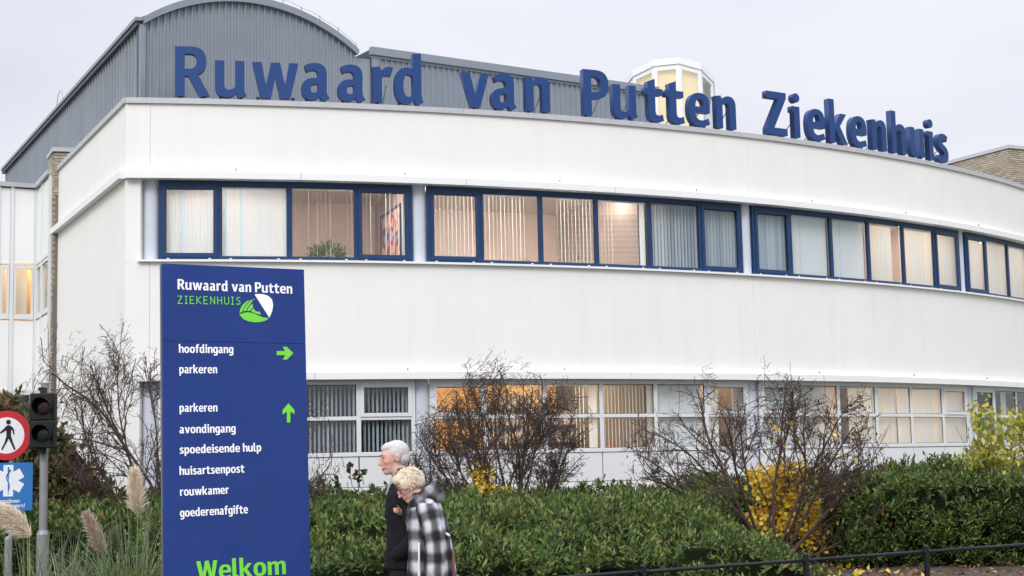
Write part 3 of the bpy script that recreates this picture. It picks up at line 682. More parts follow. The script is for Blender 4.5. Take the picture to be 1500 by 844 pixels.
# right-hand brick penthouse
BC = Vector((14.54, 45.0, 0)); bl_ = Vector((13.456, 47.2, 0)); b1 = (bl_-BC).normalized(); b2v = Vector((b1.y, -b1.x, 0)); ZB = 10.50
BP = MB()
def bq(u, w_, z): q = BC+b1*u+b2v*w_; return Vector((q.x, q.y, z))
BP.hexa([bq(0, 0, 7.9), bq(0, 2.2, 7.9), bq(4, 2.2, 7.9), bq(4, 0, 7.9), bq(0, 0, ZB), bq(0, 2.2, ZB), bq(4, 2.2, ZB), bq(4, 0, ZB)])
BPo = BP.build('brick_penthouse', M['mortar'], BLD)
bricks(BPo, lambda u, o_, z: bq(3.4-u, -o_, z), 3.4, 9.3, ZB-.02, 180)
bricks(BPo, lambda u, o_, z: bq(-o_, u, z), 2.2, 8.0, ZB-.02, 120)
mb = MB(); mb.hexa([bq(-.06, -.06, ZB+.002), bq(-.06, 2.26, ZB+.002), bq(4, 2.26, ZB+.002), bq(4, -.06, ZB+.002), bq(-.06, -.06, ZB+.10), bq(-.06, 2.26, ZB+.10), bq(4, 2.26, ZB+.10), bq(4, -.06, ZB+.10)]); mb.build('penthouse_coping', M['coping'], BLD)

# ---- white panelled bay at far left
bayp = [Vector(at(72.5, 300, 33.35)), Vector(at(54, 300, 35.0)), Vector(at(-2, 300, 34.6)), Vector(at(-75, 300, 36.2))]
for q in bayp: q.z = 0
ZT = 8.10; zw1, zw0 = 6.32, 5.18
def bayseg(p0, p1, cuts, wins):
    t_ = (p1-p0); L_ = t_.length; t_ = t_/L_; n = Vector((t_.y, -t_.x, 0))
    if n.y > 0: n = -n
    f = lambda u, o_, z: p0+t_*u+n*o_+Vector((0, 0, z))
    mb = MB(); obox(mb, p0, t_, n, 0, L_, -.10, -.05, 0, 5.05); obox(mb, p0, t_, n, 0, L_, -.10, -.05, zw1+.1, ZT); mb.build('bay_backing', M['gasket'], BLD)
    us = [0]+[c*L_ for c in cuts]+[L_]
    for a, b in zip(us[:-1], us[1:]):
        for z0, z1 in ((.3, 2.0), (3.55, 5.10), (6.40, 8.0)):
            mb = MB(); mb.fbox(f, a+.045, b-.045, -.048, -.01, z0+.01, z1-.01+(.08 if z1 == 8.0 else 0)); mb.build('wall_panel', M['trim'], BLD)
        for z0, z1 in ((2.05, 3.50), (zw0, zw1)):
            mb = MB(); 
            mb.fbox(f, a+.05, a+.10, -.07, .0, z0, z1); mb.fbox(f, b-.10, b-.05, -.07, .0, z0, z1); mb.fbox(f, a+.10, b-.10, -.07, .0, z0, z0+.06); mb.fbox(f, a+.10, b-.10, -.07, .0, z1-.06, z1)
            w = mb.build('window', M['whiteframe'], BLD)
            mb = MB(); mb.add([f(a+.10, -.035, z0+.06), f(b-.10, -.035, z0+.06), f(b-.10, -.035, z1-.06), f(a+.10, -.035, z1-.06)], [(0, 1, 2, 3)]); mb.build('pane', M['glass'], w)
            mb = MB(); u = a+.12
            while u < b-.12:
                if (b-u)/(b-a) > .35 or (b-a) < .4: mb.add([f(u, -.17, z0+.02), f(u+.06, -.15, z0+.02), f(u+.06, -.15, z1-.02), f(u, -.17, z1-.02)], [(0, 1, 2, 3)])
                u += .062
            if mb.f: mb.build('blind', M['slat_cream'], w)
    mb = MB()
    for c in us: mb.fbox(f, max(c-.04, .0), min(c+.04, L_), -.10, .015, 0, ZT)
    for z in (2.02, 3.525, 5.14, 6.36):
        for a, b in zip(us[:-1], us[1:]): mb.fbox(f, a+.045, b-.045, -.10, .008, z-.022, z+.038)
    mb.build('bay_mullion', M['whiteframe'], BLD)
    mb = MB(); mb.fbox(f, -.02, L_+.02, -.4, .06, ZT+.001, ZT+.10); mb.build('coping', M['coping'], BLD)
    mb = MB(); mb.fbox(f, .02, L_-.02, -1.6, -1.5, .3, 8); mb.build('room_wall', M['roomwarm'], BLD)
    mb = MB(); mb.fbox(f, .02, L_-.02, -1.5, -.12, 4.6, 4.7); mb.build('room_floor', M['roomceil'], BLD)
    mb = MB(); mb.fbox(f, .02, L_-.02, -1.5, -.12, 7.0, 7.1); mb.build('room_ceiling', M['roomceil'], BLD)
    mb = MB(); mb.fbox(f, L_*.3, L_*.7, -1.2, -.9, 6.94, 6.99); mb.build('ceiling_lamp', M['lampdim'], BLD)
bayseg(bayp[1], bayp[0], [.42], 1)
bayseg(bayp[2], bayp[1], [.36], 1)
bayseg(bayp[3], bayp[2], [.5], 1)
mb = MB(); tops = [Vector((q.x, q.y, ZT-.02)) for q in bayp]; mb.add(tops+[Vector((-10.4, 39, ZT-.02)), Vector((-13.6, 39, ZT-.02))], [(0, 1, 2, 3, 5, 4)]); mb.build('bay_roof', M['roof'], BLD)
mb = MB(); q = bayp[3]; mb.hexa([(q.x+.02, q.y+.02, 0), (q.x+.2, q.y+.02, 0), (-13.4, 49.6, 0), (-13.6, 49.6, 0), (q.x+.02, q.y+.02, ZT-.04), (q.x+.2, q.y+.02, ZT-.04), (-13.4, 49.6, ZT-.04), (-13.6, 49.6, ZT-.04)]); mb.build('side_wall', M['stucco'], BLD)

# ------------------------------------------------------------------ lettering: own bold humanist alphabet, x-height 500
GL_ = {
'u': ('M 0 500 L 125 500 L 125 175 Q 125 92 182 92 Q 232 92 272 140 L 272 500 L 397 500 L 397 120 Q 398 55 420 25 L 318 -22 Q 292 10 284 48 Q 232 -12 150 -12 Q 0 -12 0 150 Z', 425),
'a': ('M 40 465 Q 110 512 195 512 Q 350 512 350 350 L 346 130 Q 346 60 390 25 L 296 -25 Q 262 8 252 46 Q 215 -12 140 -12 Q 0 -12 0 140 Q 0 300 200 300 L 228 298 L 228 330 Q 228 412 165 412 Q 115 412 72 378 Z M 226 215 Q 125 222 125 148 Q 125 88 165 88 Q 205 88 226 130 Z', 392),
'w': ('M 0 500 L 128 500 L 185 172 L 255 500 L 378 500 L 448 172 L 505 500 L 632 500 L 518 0 L 378 0 L 316 300 L 254 0 L 114 0 Z', 634),
'r': ('M 0 495 L 110 510 Q 128 480 132 445 Q 175 512 250 512 Q 285 512 305 500 L 268 380 Q 190 410 142 345 L 142 0 L 17 0 L 17 380 Q 17 450 0 495 Z', 306),
'n': ('M 0 495 L 110 510 Q 128 480 132 445 Q 185 512 262 512 Q 400 512 400 350 L 400 0 L 275 0 L 275 335 Q 275 405 228 405 Q 185 405 142 355 L 142 0 L 17 0 L 17 380 Q 17 450 0 495 Z', 403),
'd': ('M 262 712 L 387 725 L 387 140 Q 390 60 420 25 L 322 -25 Q 292 8 282 46 Q 235 -12 165 -12 Q 0 -12 0 245 Q 0 512 185 512 Q 230 512 262 492 Z M 262 385 Q 238 412 200 412 Q 128 412 128 250 Q 128 90 192 90 Q 235 90 262 135 Z', 422),
'v': ('M 0 500 L 132 500 L 213 165 L 292 500 L 420 500 L 280 0 L 145 0 Z', 420),
'P': ('M 0 690 L 215 690 Q 420 690 420 480 Q 420 255 195 255 L 132 255 L 132 0 L 0 0 Z M 132 590 L 195 590 Q 288 590 288 475 Q 288 355 190 355 L 132 355 Z', 420),
'R': ('M 0 690 L 220 690 Q 420 690 420 495 Q 420 350 305 300 L 462 15 L 330 -10 L 180 280 L 132 280 L 132 0 L 0 0 Z M 132 590 L 200 590 Q 290 590 290 490 Q 290 380 195 380 L 132 380 Z', 462),
't': ('M 60 600 L 190 650 L 190 500 L 325 500 L 318 402 L 190 402 L 190 160 Q 190 90 240 90 Q 280 90 315 112 L 335 15 Q 280 -12 210 -12 Q 65 -12 65 130 L 65 402 L 0 402 L 0 500 L 60 500 Z', 335),
'e': ('M 0 245 Q 0 512 215 512 Q 400 512 400 290 Q 400 250 395 205 L 128 205 Q 130 85 230 85 Q 300 85 365 125 L 395 35 Q 320 -12 215 -12 Q 0 -12 0 245 Z M 128 295 L 282 295 Q 285 420 210 420 Q 135 420 128 295 Z', 402),
'Z': ('M 20 690 L 430 690 L 430 600 L 165 110 L 440 110 L 440 0 L 0 0 L 0 95 L 265 580 L 20 580 Z', 440),
'i': ('M 0 500 L 165 500 L 165 0 L 40 0 L 40 405 L 0 405 Z O 98 640 76', 172),
'k': ('M 0 720 L 125 720 L 125 300 L 270 500 L 412 500 L 248 285 L 420 0 L 275 0 L 142 225 L 125 205 L 125 0 L 0 0 Z', 420),
'h': ('M 0 720 L 125 720 L 125 455 Q 180 512 250 512 Q 390 512 390 350 L 390 0 L 265 0 L 265 335 Q 265 405 218 405 Q 175 405 125 355 L 125 0 L 0 0 Z', 392),
's': ('M 328 468 Q 260 512 185 512 Q 20 512 20 360 Q 20 260 130 215 Q 215 180 215 140 Q 215 88 150 88 Q 90 88 30 125 L 0 30 Q 70 -12 155 -12 Q 340 -12 340 145 Q 340 250 225 300 Q 145 333 145 370 Q 145 412 195 412 Q 245 412 298 378 Z', 342),
'o': ('M 0 250 Q 0 512 210 512 Q 420 512 420 250 Q 420 -12 210 -12 Q 0 -12 0 250 Z M 128 250 Q 128 412 210 412 Q 292 412 292 250 Q 292 88 210 88 Q 128 88 128 250 Z', 420),
'g': ('M 262 492 L 387 505 L 387 -20 Q 387 -210 180 -210 Q 90 -210 30 -170 L 62 -78 Q 120 -108 175 -108 Q 262 -108 262 -20 L 262 22 Q 225 -5 165 -5 Q 0 -5 0 245 Q 0 512 185 512 Q 230 512 262 492 Z M 262 385 Q 238 412 200 412 Q 128 412 128 250 Q 128 96 192 96 Q 235 96 262 135 Z', 390),
'p': ('M 0 495 L 110 510 L 128 455 Q 175 512 245 512 Q 410 512 410 255 Q 410 -12 225 -12 Q 175 -12 142 15 L 142 -200 L 17 -200 L 17 380 Q 17 450 0 495 Z M 142 365 Q 175 405 215 405 Q 282 405 282 250 Q 282 92 210 92 Q 170 92 142 120 Z', 412),
'f': ('M 65 402 L 0 402 L 0 500 L 65 500 L 65 560 Q 65 725 225 725 Q 280 725 320 705 L 290 612 Q 260 625 235 625 Q 190 625 190 560 L 190 500 L 295 500 L 290 402 L 190 402 L 190 0 L 65 0 Z', 300),
'l': ('M 0 720 L 125 720 L 125 150 Q 125 90 160 90 L 195 95 L 210 5 Q 170 -12 130 -12 Q 0 -12 0 120 Z', 200),
'm': ('M 0 495 L 110 510 Q 128 480 132 445 Q 180 512 250 512 Q 330 512 362 445 Q 415 512 490 512 Q 620 512 620 350 L 620 0 L 495 0 L 495 335 Q 495 405 455 405 Q 420 405 381 355 L 381 0 L 256 0 L 256 335 Q 256 405 215 405 Q 180 405 142 355 L 142 0 L 17 0 L 17 380 Q 17 450 0 495 Z', 623),
'W': ('M 0 690 L 138 690 L 205 230 L 285 690 L 405 690 L 490 230 L 552 690 L 685 690 L 565 0 L 425 0 L 345 400 L 265 0 L 125 0 Z', 685),
}
def outlines(d):
    t = d.split(); i = 0; out = []; cur = None
    while i < len(t):
        c = t[i]
        if c == 'M': cur = [(float(t[i+1]), float(t[i+2]))]; i += 3
        elif c == 'L': cur.append((float(t[i+1]), float(t[i+2]))); i += 3
        elif c == 'Q':
            a = cur[-1]; b = (float(t[i+1]), float(t[i+2])); e = (float(t[i+3]), float(t[i+4])); i += 5
            for k in range(1, 8):
                u = k/7; cur.append(tuple((1-u)**2*a[j]+2*u*(1-u)*b[j]+u*u*e[j] for j in (0, 1)))
        elif c == 'O':
            x, y, r = map(float, t[i+1:i+4]); i += 4; out.append([(x+r*math.cos(-2*math.pi*k/28), y+r*math.sin(-2*math.pi*k/28)) for k in range(28)])
        elif c == 'Z':
            if math.dist(cur[0], cur[-1]) < 1: cur.pop()
            out.append(cur); cur = None; i += 1
    return out
def outline_mesh(polys, depth, name='glyph', bev=0):       # filled, extruded outlines in the local XY plane; front at +Z
    cu = D.curves.new(name, 'CURVE'); cu.dimensions = '2D'; cu.fill_mode = 'BOTH' if depth else 'FRONT'; cu.extrude = depth/2 if depth else 0
    if bev: cu.bevel_depth = bev; cu.bevel_resolution = 1; cu.offset = -bev
    for pl_ in polys:
        s = cu.splines.new('POLY'); s.points.add(len(pl_)-1)
        for k, (x, y) in enumerate(pl_): s.points[k].co = (x, y, 0, 1)
        s.use_cyclic_u = True
    o = D.objects.new('tmp', cu); COL.objects.link(o); dg = bpy.context.evaluated_depsgraph_get()
    me = D.meshes.new_from_object(o.evaluated_get(dg)); D.objects.remove(o); D.curves.remove(cu); me.name = name; me.materials.clear(); return me
def text_width(tx, gap=58, space=210): return sum((space if c == ' ' else GL_[c][1]+gap) for c in tx)-gap
def text_polys(tx, sc, gap=58, space=210):
    x = 0; out = []
    for c in tx:
        if c == ' ': x += space; continue
        for pl_ in outlines(GL_[c][0]): out.append([((x+a)*sc, b*sc) for a, b in pl_])
        x += GL_[c][1]+gap
    return out
# the big blue letters along the parapet: right edge pixel of each front face fixes its place on the curve
def ray_arc(px, py, off):
    d = CR*(px-750)/F + CU*(422-py)/F + fwd; ox, oy = CC[0]-ACX, CC[1]-ACY; r = AR+off
    a = d[0]**2+d[1]**2; b = 2*(ox*d[0]+oy*d[1]); c = ox*ox+oy*oy-r*r
    t_ = (-b-math.sqrt(b*b-4*a*c))/2/a; q = CC+d*t_; return math.atan2(q[0]-ACX, ACY-q[1])*AR-A0
WORD = [('R', 255.2, 306.7, 'capital R at the start of the first word'), ('u', 316.5, 361.3, 'letter u after the capital R'), ('w', 370.7, 437.9, 'letter w, the widest letter of the first word'),
 ('a', 440.8, 483.5, 'letter a right after the w'), ('a', 493.3, 536, 'letter a just before the r under the vault end'), ('r', 544, 576.8, 'letter r between a and d'), ('d', 577.3, 621.3, 'tall letter d ending the first word'),
 ('v', 672.8, 717.3, 'letter v starting the word van'), ('a', 716, 758, 'letter a in the word van'), ('n', 765.3, 806.7, 'letter n ending the word van'),
 ('P', 851.5, 893, 'capital P starting the third word'), ('u', 898, 935.5, 'letter u left of the roof lantern after the P'), ('t', 940, 973.3, 'left one of two letters t before the roof lantern'), ('t', 970, 1004, 'right one of two letters t before the roof lantern'),
 ('e', 1006, 1041.5, 'letter e in front of the roof lantern edge'), ('n', 1042.7, 1079.7, 'letter n ending the third word'),
 ('Z', 1116.5, 1154.7, 'capital Z starting the last word'), ('i', 1152.5, 1173.9, 'dotted letter i after the capital Z'), ('e', 1178, 1210.5, 'letter e between i and k'), ('k', 1211, 1242.7, 'tall letter k in the last word'),
 ('e', 1241, 1271.5, 'letter e between k and n'), ('n', 1270.7, 1300.5, 'letter n left of the tall h'), ('h', 1300.5, 1328.8, 'tall letter h in the last word'), ('u', 1329.9, 1356.5, 'letter u near the right end'),
 ('i', 1354.7, 1369.3, 'dotted letter i before the final s'), ('s', 1369.9, 1390.7, 'final letter s at the right end by the brick block')]
LSC = .655/500; LDEP = .135; gm = {}
for ch, xl, xr, lab in WORD:
    for wd in [(WORD.index((ch, xl, xr, lab)))]:
        pass
    py = 140 + max(0, (xr-400))**1.45*.0048
    s1 = ray_arc(xr, py, -.02); a = (s1+A0)/AR
    s1 = ray_arc(xr, py, -.02)
    w_ = GL_[ch][1]*LSC; a = (s1+A0-w_/2)/AR
    if ch not in gm:
        me = outline_mesh([[(x*LSC, y*LSC) for x, y in pl_] for pl_ in outlines(GL_[ch][0])], LDEP, 'letter_'+ch.lower())
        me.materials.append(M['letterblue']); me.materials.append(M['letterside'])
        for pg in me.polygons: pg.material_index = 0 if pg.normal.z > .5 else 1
        gm[ch] = me
    t_ = Vector((math.cos(a), math.sin(a), 0)); n = Vector((t_.y, -t_.x, 0))
    e1 = A(s1, -.02, ZP+.145+(.012 if ch not in 'uad' else .02)); org = e1 - t_*w_ - n*(LDEP/2)
    L_ = empty('sign_letter', org, 'big blue rooftop letter: '+lab, 'sign letter', 'blue letters standing on the parapet')
    o = D.objects.new('letter_body', gm[ch]); COL.objects.link(o); o.parent = L_
    o.matrix_local = Matrix(((t_.x, 0, n.x, 0), (t_.y, 0, n.y, 0), (0, 1, 0, 0), (0, 0, 0, 1)))
    ft = {'P': (.08,), 'i': (.13,), 'r': (.1,), 'v': (.27,), 'Z': (.12, .45), 's': (.2,), 't': (.2,)}.get(ch, (.1, w_-.1))
    for u in ft:
        mb = MB(); b = org+t_*u; mb.tube([b-n*.03+Vector((0, 0, -.03)) , b-n*.03+Vector((0, 0, .03))], .03, 6); mb.build('foot', M['gasket'], L_)
    mb = MB(); b = org+t_*min(w_*.75, w_-.08); mb.tube([b-n*.1+Vector((0, 0, .36)), b-n*.52+Vector((0, 0, .03))], .012, 6); mb.build('strut', M['galv'], L_)

# ------------------------------------------------------------------ the blue direction sign
P0 = Vector(at(236.5, 386, 11.0)); RT = Vector((.89729502, .44139311, -.00581198)); DN = Vector((.02264867, -.0591827, -.9979902)); SN = -RT.cross(DN)
if SN.y > 0: SN = -SN
SW, SH = 1.0534, P0.z/abs(DN.z)-.04
def spt(u, v, o_=0): return P0+RT*u+DN*v+SN*o_
SG = empty('direction_sign', spt(SW/2, SH), 'tall dark blue direction sign listing hospital entrances in white letters, lower left', 'direction sign')
seam = None
def ray_sign(px, py):
    d = Vector(CR*(px-750)/F + CU*(422-py)/F + fwd); c = Vector(CC); t_ = (P0-c).dot(SN)/d.dot(SN); q = c+d*t_-P0; return q.dot(RT), q.dot(DN)
seam = ray_sign(300, 500.5)[1]
mb = MB(); f = lambda u, o_, v: spt(u, v, o_)
for nm, v0, v1 in (('upper_face_panel', 0, seam-.0015), ('lower_face_panel', seam+.0015, SH)):
    mb = MB(); mb.fbox(f, 0.004, SW, -.02, 0, v0, v1); mb.build(nm, M['signblue'], SG)
mb = MB(); mb.fbox(f, 0.0, SW-.004, -.055, -.021, .003, SH); mb.build('side_frame', M['signedge'], SG)
mb = MB(); mb.fbox(f, .1, SW-.1, -.16, -.056, .3, SH+.04); mb.build('rear_post', M['galv'], SG)
def on_sign(me, u, v, name, m_, rot=0, lab=None):
    me.materials.append(m_); o = D.objects.new(name, me); COL.objects.link(o); o.parent = SG
    c_, s_ = math.cos(rot), math.sin(rot); X_ = RT*c_ - DN*s_; Y_ = -DN*c_ - RT*s_; p_ = spt(u, v, .003)-SG.location
    o.matrix_local = Matrix(((X_.x, Y_.x, SN.x, p_.x), (X_.y, Y_.y, SN.y, p_.y), (X_.z, Y_.z, SN.z, p_.z), (0, 0, 0, 1)))
    if lab: o['label'] = lab
    return o
def sign_line(tx, xl, yl, xr, yr, xh, m_, name='text_line', gap=58):
    u0, v0 = ray_sign(xl, yl); u1, v1 = ray_sign(xr, yr); vt = ray_sign(xl, yl-xh)[1]
    sc = abs(v0-vt)/500; w = math.hypot(u1-u0, v1-v0); sx = w/(text_width(tx, gap)*sc)
    pol = [[(x*sx, y) for x, y in pl_] for pl_ in text_polys(tx, sc, gap)]
    on_sign(outline_mesh(pol, .003, name), u0, v0, name, m_, math.atan2(-(v1-v0), u1-u0), 'lettering reading '+tx)
sign_line('Ruwaard van Putten', 260, 424, 428, 430.5, 10.9, M['white_print'], gap=50)
for tx, xl, yl, xr, yr in (('hoofdingang', 262, 517, 341.7, 517.6), ('parkeren', 262.3, 547, 318, 547), ('parkeren', 262.6, 603.6, 318.5, 603), ('avondingang', 262.8, 635, 345, 633.4),
                           ('spoedeisende hulp', 263, 664.8, 382.6, 661.2), ('huisartsenpost', 263, 696, 358, 692.3), ('rouwkamer', 263.4, 726.6, 335.3, 723.2), ('goederenafgifte', 263.6, 757.5, 363.2, 751.8)):
    sign_line(tx, xl, yl, xr, yr, 8.9, M['white_print'], gap=46)
sign_line('Welkom', 288, 850, 418.8, 841, 20.0, M['green_print'], gap=40)
# widely spaced thin capitals drawn as strokes
STK = {'Z': ([[(0, 1), (.55, 1), (0, 0), (.58, 0)]], .58), 'I': ([[(.0, 1), (.3, 1)], [(.15, 1), (.15, 0)], [(0, 0), (.3, 0)]], .3), 'E': ([[(.5, 1), (0, 1), (0, 0), (.52, 0)], [(0, .52), (.42, .52)]], .52),
 'K': ([[(0, 1), (0, 0)], [(.55, 1), (.06, .5), (.58, 0)]], .58), 'N': ([[(0, 0), (0, 1), (.58, 0), (.58, 1)]], .58), 'H': ([[(0, 0), (0, 1)], [(.58, 0), (.58, 1)], [(0, .5), (.58, .5)]], .58),
 'U': ([[(0, 1), (0, .25), (.08, .07), (.29, 0), (.5, .07), (.58, .25), (.58, 1)]], .58), 'S': ([[(.5, .9), (.28, 1), (.05, .88), (.05, .65), (.28, .52), (.48, .38), (.48, .12), (.25, 0), (0, .1)]], .5)}
u0, v0 = ray_sign(260.5, 444.6); u1, v1 = ray_sign(351.5, 446.2); H_ = abs(v0-ray_sign(260.5, 434.0)[1]); tx = 'ZIEKENHUIS'
tw = sum(STK[c][1] for c in tx); gap = (math.hypot(u1-u0, v1-v0)-tw*H_)/9
mb = MB(); x = 0; ang = math.atan2(-(v1-v0), u1-u0)
sw_ = .0062; layer = 0
for c in tx:
    for st in STK[c][0]:
        for (a, b) in zip(st[:-1], st[1:]):
            a_ = Vector((x+a[0]*H_, a[1]*H_)); b_ = Vector((x+b[0]*H_, b[1]*H_)); d_ = (b_-a_).normalized(); n2 = Vector((-d_.y, d_.x))*sw_/2; a_ -= d_*sw_*.3; b_ += d_*sw_*.3; layer = (layer+1) % 5; z_ = .0004*layer
            mb.add([(*(a_-n2), z_), (*(b_-n2), z_), (*(b_+n2), z_), (*(a_+n2), z_)], [(0, 1, 2, 3)])
    x += STK[c][1]*H_+gap
on_sign(raw_mesh('text_line', mb.v, mb.f, []), u0, v0, 'text_line', M['green_print'], ang, 'thin green lettering reading ZIEKENHUIS')
# emblem: white sail shape, green leaf with veins
def logo(pts, m_, name, sm=True):
    uv = [ray_sign(x/3.516+220, y/3.516+370) for x, y in pts]
    if sm:
        n = len(uv); o_ = []
        for i in range(n):
            for k in range(5):
                t_ = k/5; p0, p1, p2, p3 = (uv[(i+j-1) % n] for j in range(4))
                o_.append(tuple(.5*((2*p1[j])+(-p0[j]+p2[j])*t_+(2*p0[j]-5*p1[j]+4*p2[j]-p3[j])*t_*t_+(-p0[j]+3*p1[j]-3*p2[j]+p3[j])*t_**3) for j in (0, 1)))
        uv = o_
    on_sign(outline_mesh([[(u, -v) for u, v in uv]], .003, name), 0, 0, name, m_)
logo([(537, 216), (552, 214), (580, 215), (608, 224), (627, 243), (632, 270), (628, 300), (614, 335), (611, 333), (590, 300), (562, 256)], M['white_print'], 'emblem_sail', False)
logo([(458, 320), (478, 312), (500, 308), (528, 312), (556, 325), (580, 335), (610, 338), (596, 350), (570, 358), (540, 360), (505, 355), (478, 342)], M['green_print'], 'emblem_leaf', False)
logo([(459, 314), (462, 295), (474, 272), (494, 253), (515, 244), (497, 262), (482, 282), (474, 304)], M['green_print'], 'emblem_vein', False)
logo([(478, 303), (484, 286), (500, 264), (522, 243), (527, 250), (512, 268), (500, 284), (494, 301)], M['green_print'], 'emblem_vein', False)
logo([(499, 301), (503, 288), (515, 271), (528, 262), (526, 275), (531, 284), (520, 290), (513, 302)], M['green_print'], 'emblem_vein', False)
logo([(518, 303), (524, 293), (534, 290), (540, 301), (553, 306), (564, 305), (569, 321), (548, 316)], M['green_print'], 'emblem_vein', False)
logo([(527, 240), (536, 240), (533, 247)], M['green_print'], 'emblem_vein', False)
def arrow(pts, lab):
    uv = [ray_sign(x, y) for x, y in pts]; o = on_sign(outline_mesh([[(u, -v) for u, v in uv]], .003, 'arrow'), 0, 0, 'arrow', M['green_print']); o['label'] = lab
z2 = lambda pts: [(x/3.516+220, y/3.516+370) for x, y in pts]
arrow(z2([(651, 508), (694, 508), (682, 486), (703, 486), (736, 519), (703, 552), (682, 552), (694, 529), (651, 529)]), 'green arrow pointing right')
arrow(z2([(711, 777), (742, 811), (742, 833), (721, 819), (721, 876), (703, 876), (703, 819), (681, 835), (681, 813)]), 'green arrow pointing up')

# ------------------------------------------------------------------ traffic light and road signs
YT = 20.0
def flat(px, py, Y=YT): return Vector(at(px, py, Y))
tb = flat(62, 844); tb.z = 0
TL = empty('traffic_light', (tb.x, YT, 0), 'unlit two lamp black traffic light on grey pole beside round road sign', 'traffic light')
top = flat(64, 563)
mb = MB(); mb.tube([(tb.x, YT, 0), (tb.x, YT, flat(62, 783).z), (tb.x, YT, flat(62, 777).z)], [.078, .078, .056], 20); mb.build('pole_sleeve', M['galv'], TL, smooth=False)
mb = MB(); mb.tube([(tb.x, YT, .6), (tb.x+.006, YT, top.z)], .052, 20); mb.tube([(tb.x+.006, YT, top.z), (tb.x+.006, YT, top.z+.02)], .058, 20); mb.build('pole', M['galv'], TL, smooth=False)
hx0, hx1 = flat(51, 600).x, flat(87, 600).x; hz0, hz1 = flat(70, 656.5).z, flat(70, 577).z
yf = YT-.22
mb = MB()
zm = (hz0+hz1)/2
for a, b in ((hz0, zm-.003), (zm+.003, hz1)): mb.box(hx0, hx1, yf, yf+.14, a, b)
mb.build('housing', M['black'], TL, bevel=.014)
for z_, mm, nm in ((hz0+.17*1.02, 'greenlens', 'green_lamp'), (hz1-.17*1.02, 'redlens', 'red_lamp')):
    cx_ = (hx0+hx1)/2+.008; r_ = .118
    mb = MB(); mb.ellip((cx_, yf-.004, z_), (.104, .022, .104), 24, 10); o = mb.build(nm, M[mm], TL, smooth=True)
    # visor: open tube cut lower, angled towards the right
    vs = []; K = 26
    for i in range(K+1):
        a_ = math.radians(-40+260*i/K); ln = .20*(.55+.45*max(0, math.sin(a_)))
        for (rr, dd) in ((r_, 0), (r_*1.0, ln), (r_-.006, ln), (r_-.006, 0)):
            vs.append((cx_+rr*math.cos(a_)+dd*.10, yf-dd, z_+rr*math.sin(a_)))
    fs = [(4*i+j, 4*i+4+j, 4*i+4+(j+1) % 4, 4*i+(j+1) % 4) for i in range(K) for j in range(4)]+[(0, 1, 2, 3), (4*K+3, 4*K+2, 4*K+1, 4*K)]
    mb = MB(); mb.add(vs, fs); mb.build('visor', M['black'], o)
for z_ in (hz1, hz0):
    s_ = 1 if z_ == hz1 else -1
    mb = MB(); mb.tube([(tb.x+.03, yf+.08, z_), (tb.x+.03, yf+.08, z_+s_*.03), (tb.x+.03, yf+.08, z_+s_*.06)], [.045, .04, .02], 14); mb.box(tb.x-.03, tb.x+.045, yf+.05, YT, z_+s_*.055-.02, z_+s_*.055+.02)
    mb.build('bracket', M['black'], TL)
# sign post with the round sign and the blue plate
c = flat(11, 638); R_ = .312; yp = YT-.05
b_ = flat(15, 800); PS = empty('road_sign_post', (b_.x, YT, 0), 'post with round red rimmed no pedestrians sign above blue ambulance lane plate', 'road sign')
mb = MB(); mb.tube([(b_.x-.0, YT, 0), (b_.x, YT, flat(15, 623).z)], .028, 14); mb.build('post', M['galv'], PS)
mb = MB(); mb.tube([(b_.x-.03, YT, 0), (b_.x-.03, YT, flat(10, 790).z), (b_.x-.03, YT, flat(10, 786).z)], [.042, .042, .03], 14); mb.build('ground_sleeve', M['galv'], PS)
def disc(cx_, cy_, cz_, r1, r2, d, K=48):
    vs = []; 
    for i in range(K):
        a_ = 2*math.pi*i/K
        vs += [(cx_+r*math.cos(a_), y, cz_+r*math.sin(a_)) for r, y in ((r1, cy_), (r2, cy_), (r1, cy_+d), (r2, cy_+d))]
    fs = []
    for i in range(K):
        a_, b__ = 4*i, 4*((i+1) % K); fs += [(a_, b__, b__+1, a_+1), (a_+1, b__+1, b__+3, a_+3), (a_+3, b__+3, b__+2, a_+2), (a_+2, b__+2, b__, a_)]
    return vs, fs
mb = MB(); v_, f_ = disc(c.x, yp, c.z, R_*.735, R_, .012); mb.add(v_, f_); RS = mb.build('round_sign', M['roadred'], PS)
mb = MB(); v_, f_ = disc(c.x, yp+.002, c.z, .001, R_*.735, .008); mb.add(v_, f_); mb.build('white_field', M['roadwhite'], RS)
# walking figure (zoomed photograph coordinates, 5.275 px per px)
def zp_(x, y): q = flat(x/5.275, 540+y/5.275, yp); return (q.x-c.x, q.z-c.z)
fig = [[(48, 445), (62, 437), (78, 440), (96, 452), (108, 470), (112, 508), (103, 510), (98, 480), (87, 470), (84, 515), (100, 570), (121, 622), (108, 628), (68, 540), (40, 590), (18, 630), (10, 624), (36, 570), (50, 520), (50, 474), (36, 484), (2, 502), (-2, 494), (25, 470)]]
hd_ = [(66+18*math.cos(t_), 413+18*math.sin(t_)) for t_ in np.linspace(0, 2*math.pi, 24, endpoint=False)]
me = outline_mesh([[zp_(*q) for q in fig[0]], [zp_(*q) for q in hd_]], .002, 'walking_figure'); me.materials.append(M['black'])
o = D.objects.new('walking_figure', me); COL.objects.link(o); o.parent = RS; o.matrix_local = Matrix(((1, 0, 0, c.x-PS.location.x), (0, 0, -1, yp-.0035-PS.location.y), (0, 1, 0, c.z), (0, 0, 0, 1)))
x1, z1, z0 = flat(49.5, 700).x, flat(20, 678).z, flat(20, 748).z; x0 = x1-.62
mb = MB(); mb.box(x0, x1, yp, yp+.01, z0, z1); BP_ = mb.build('blue_plate', M['roadblue'], PS)
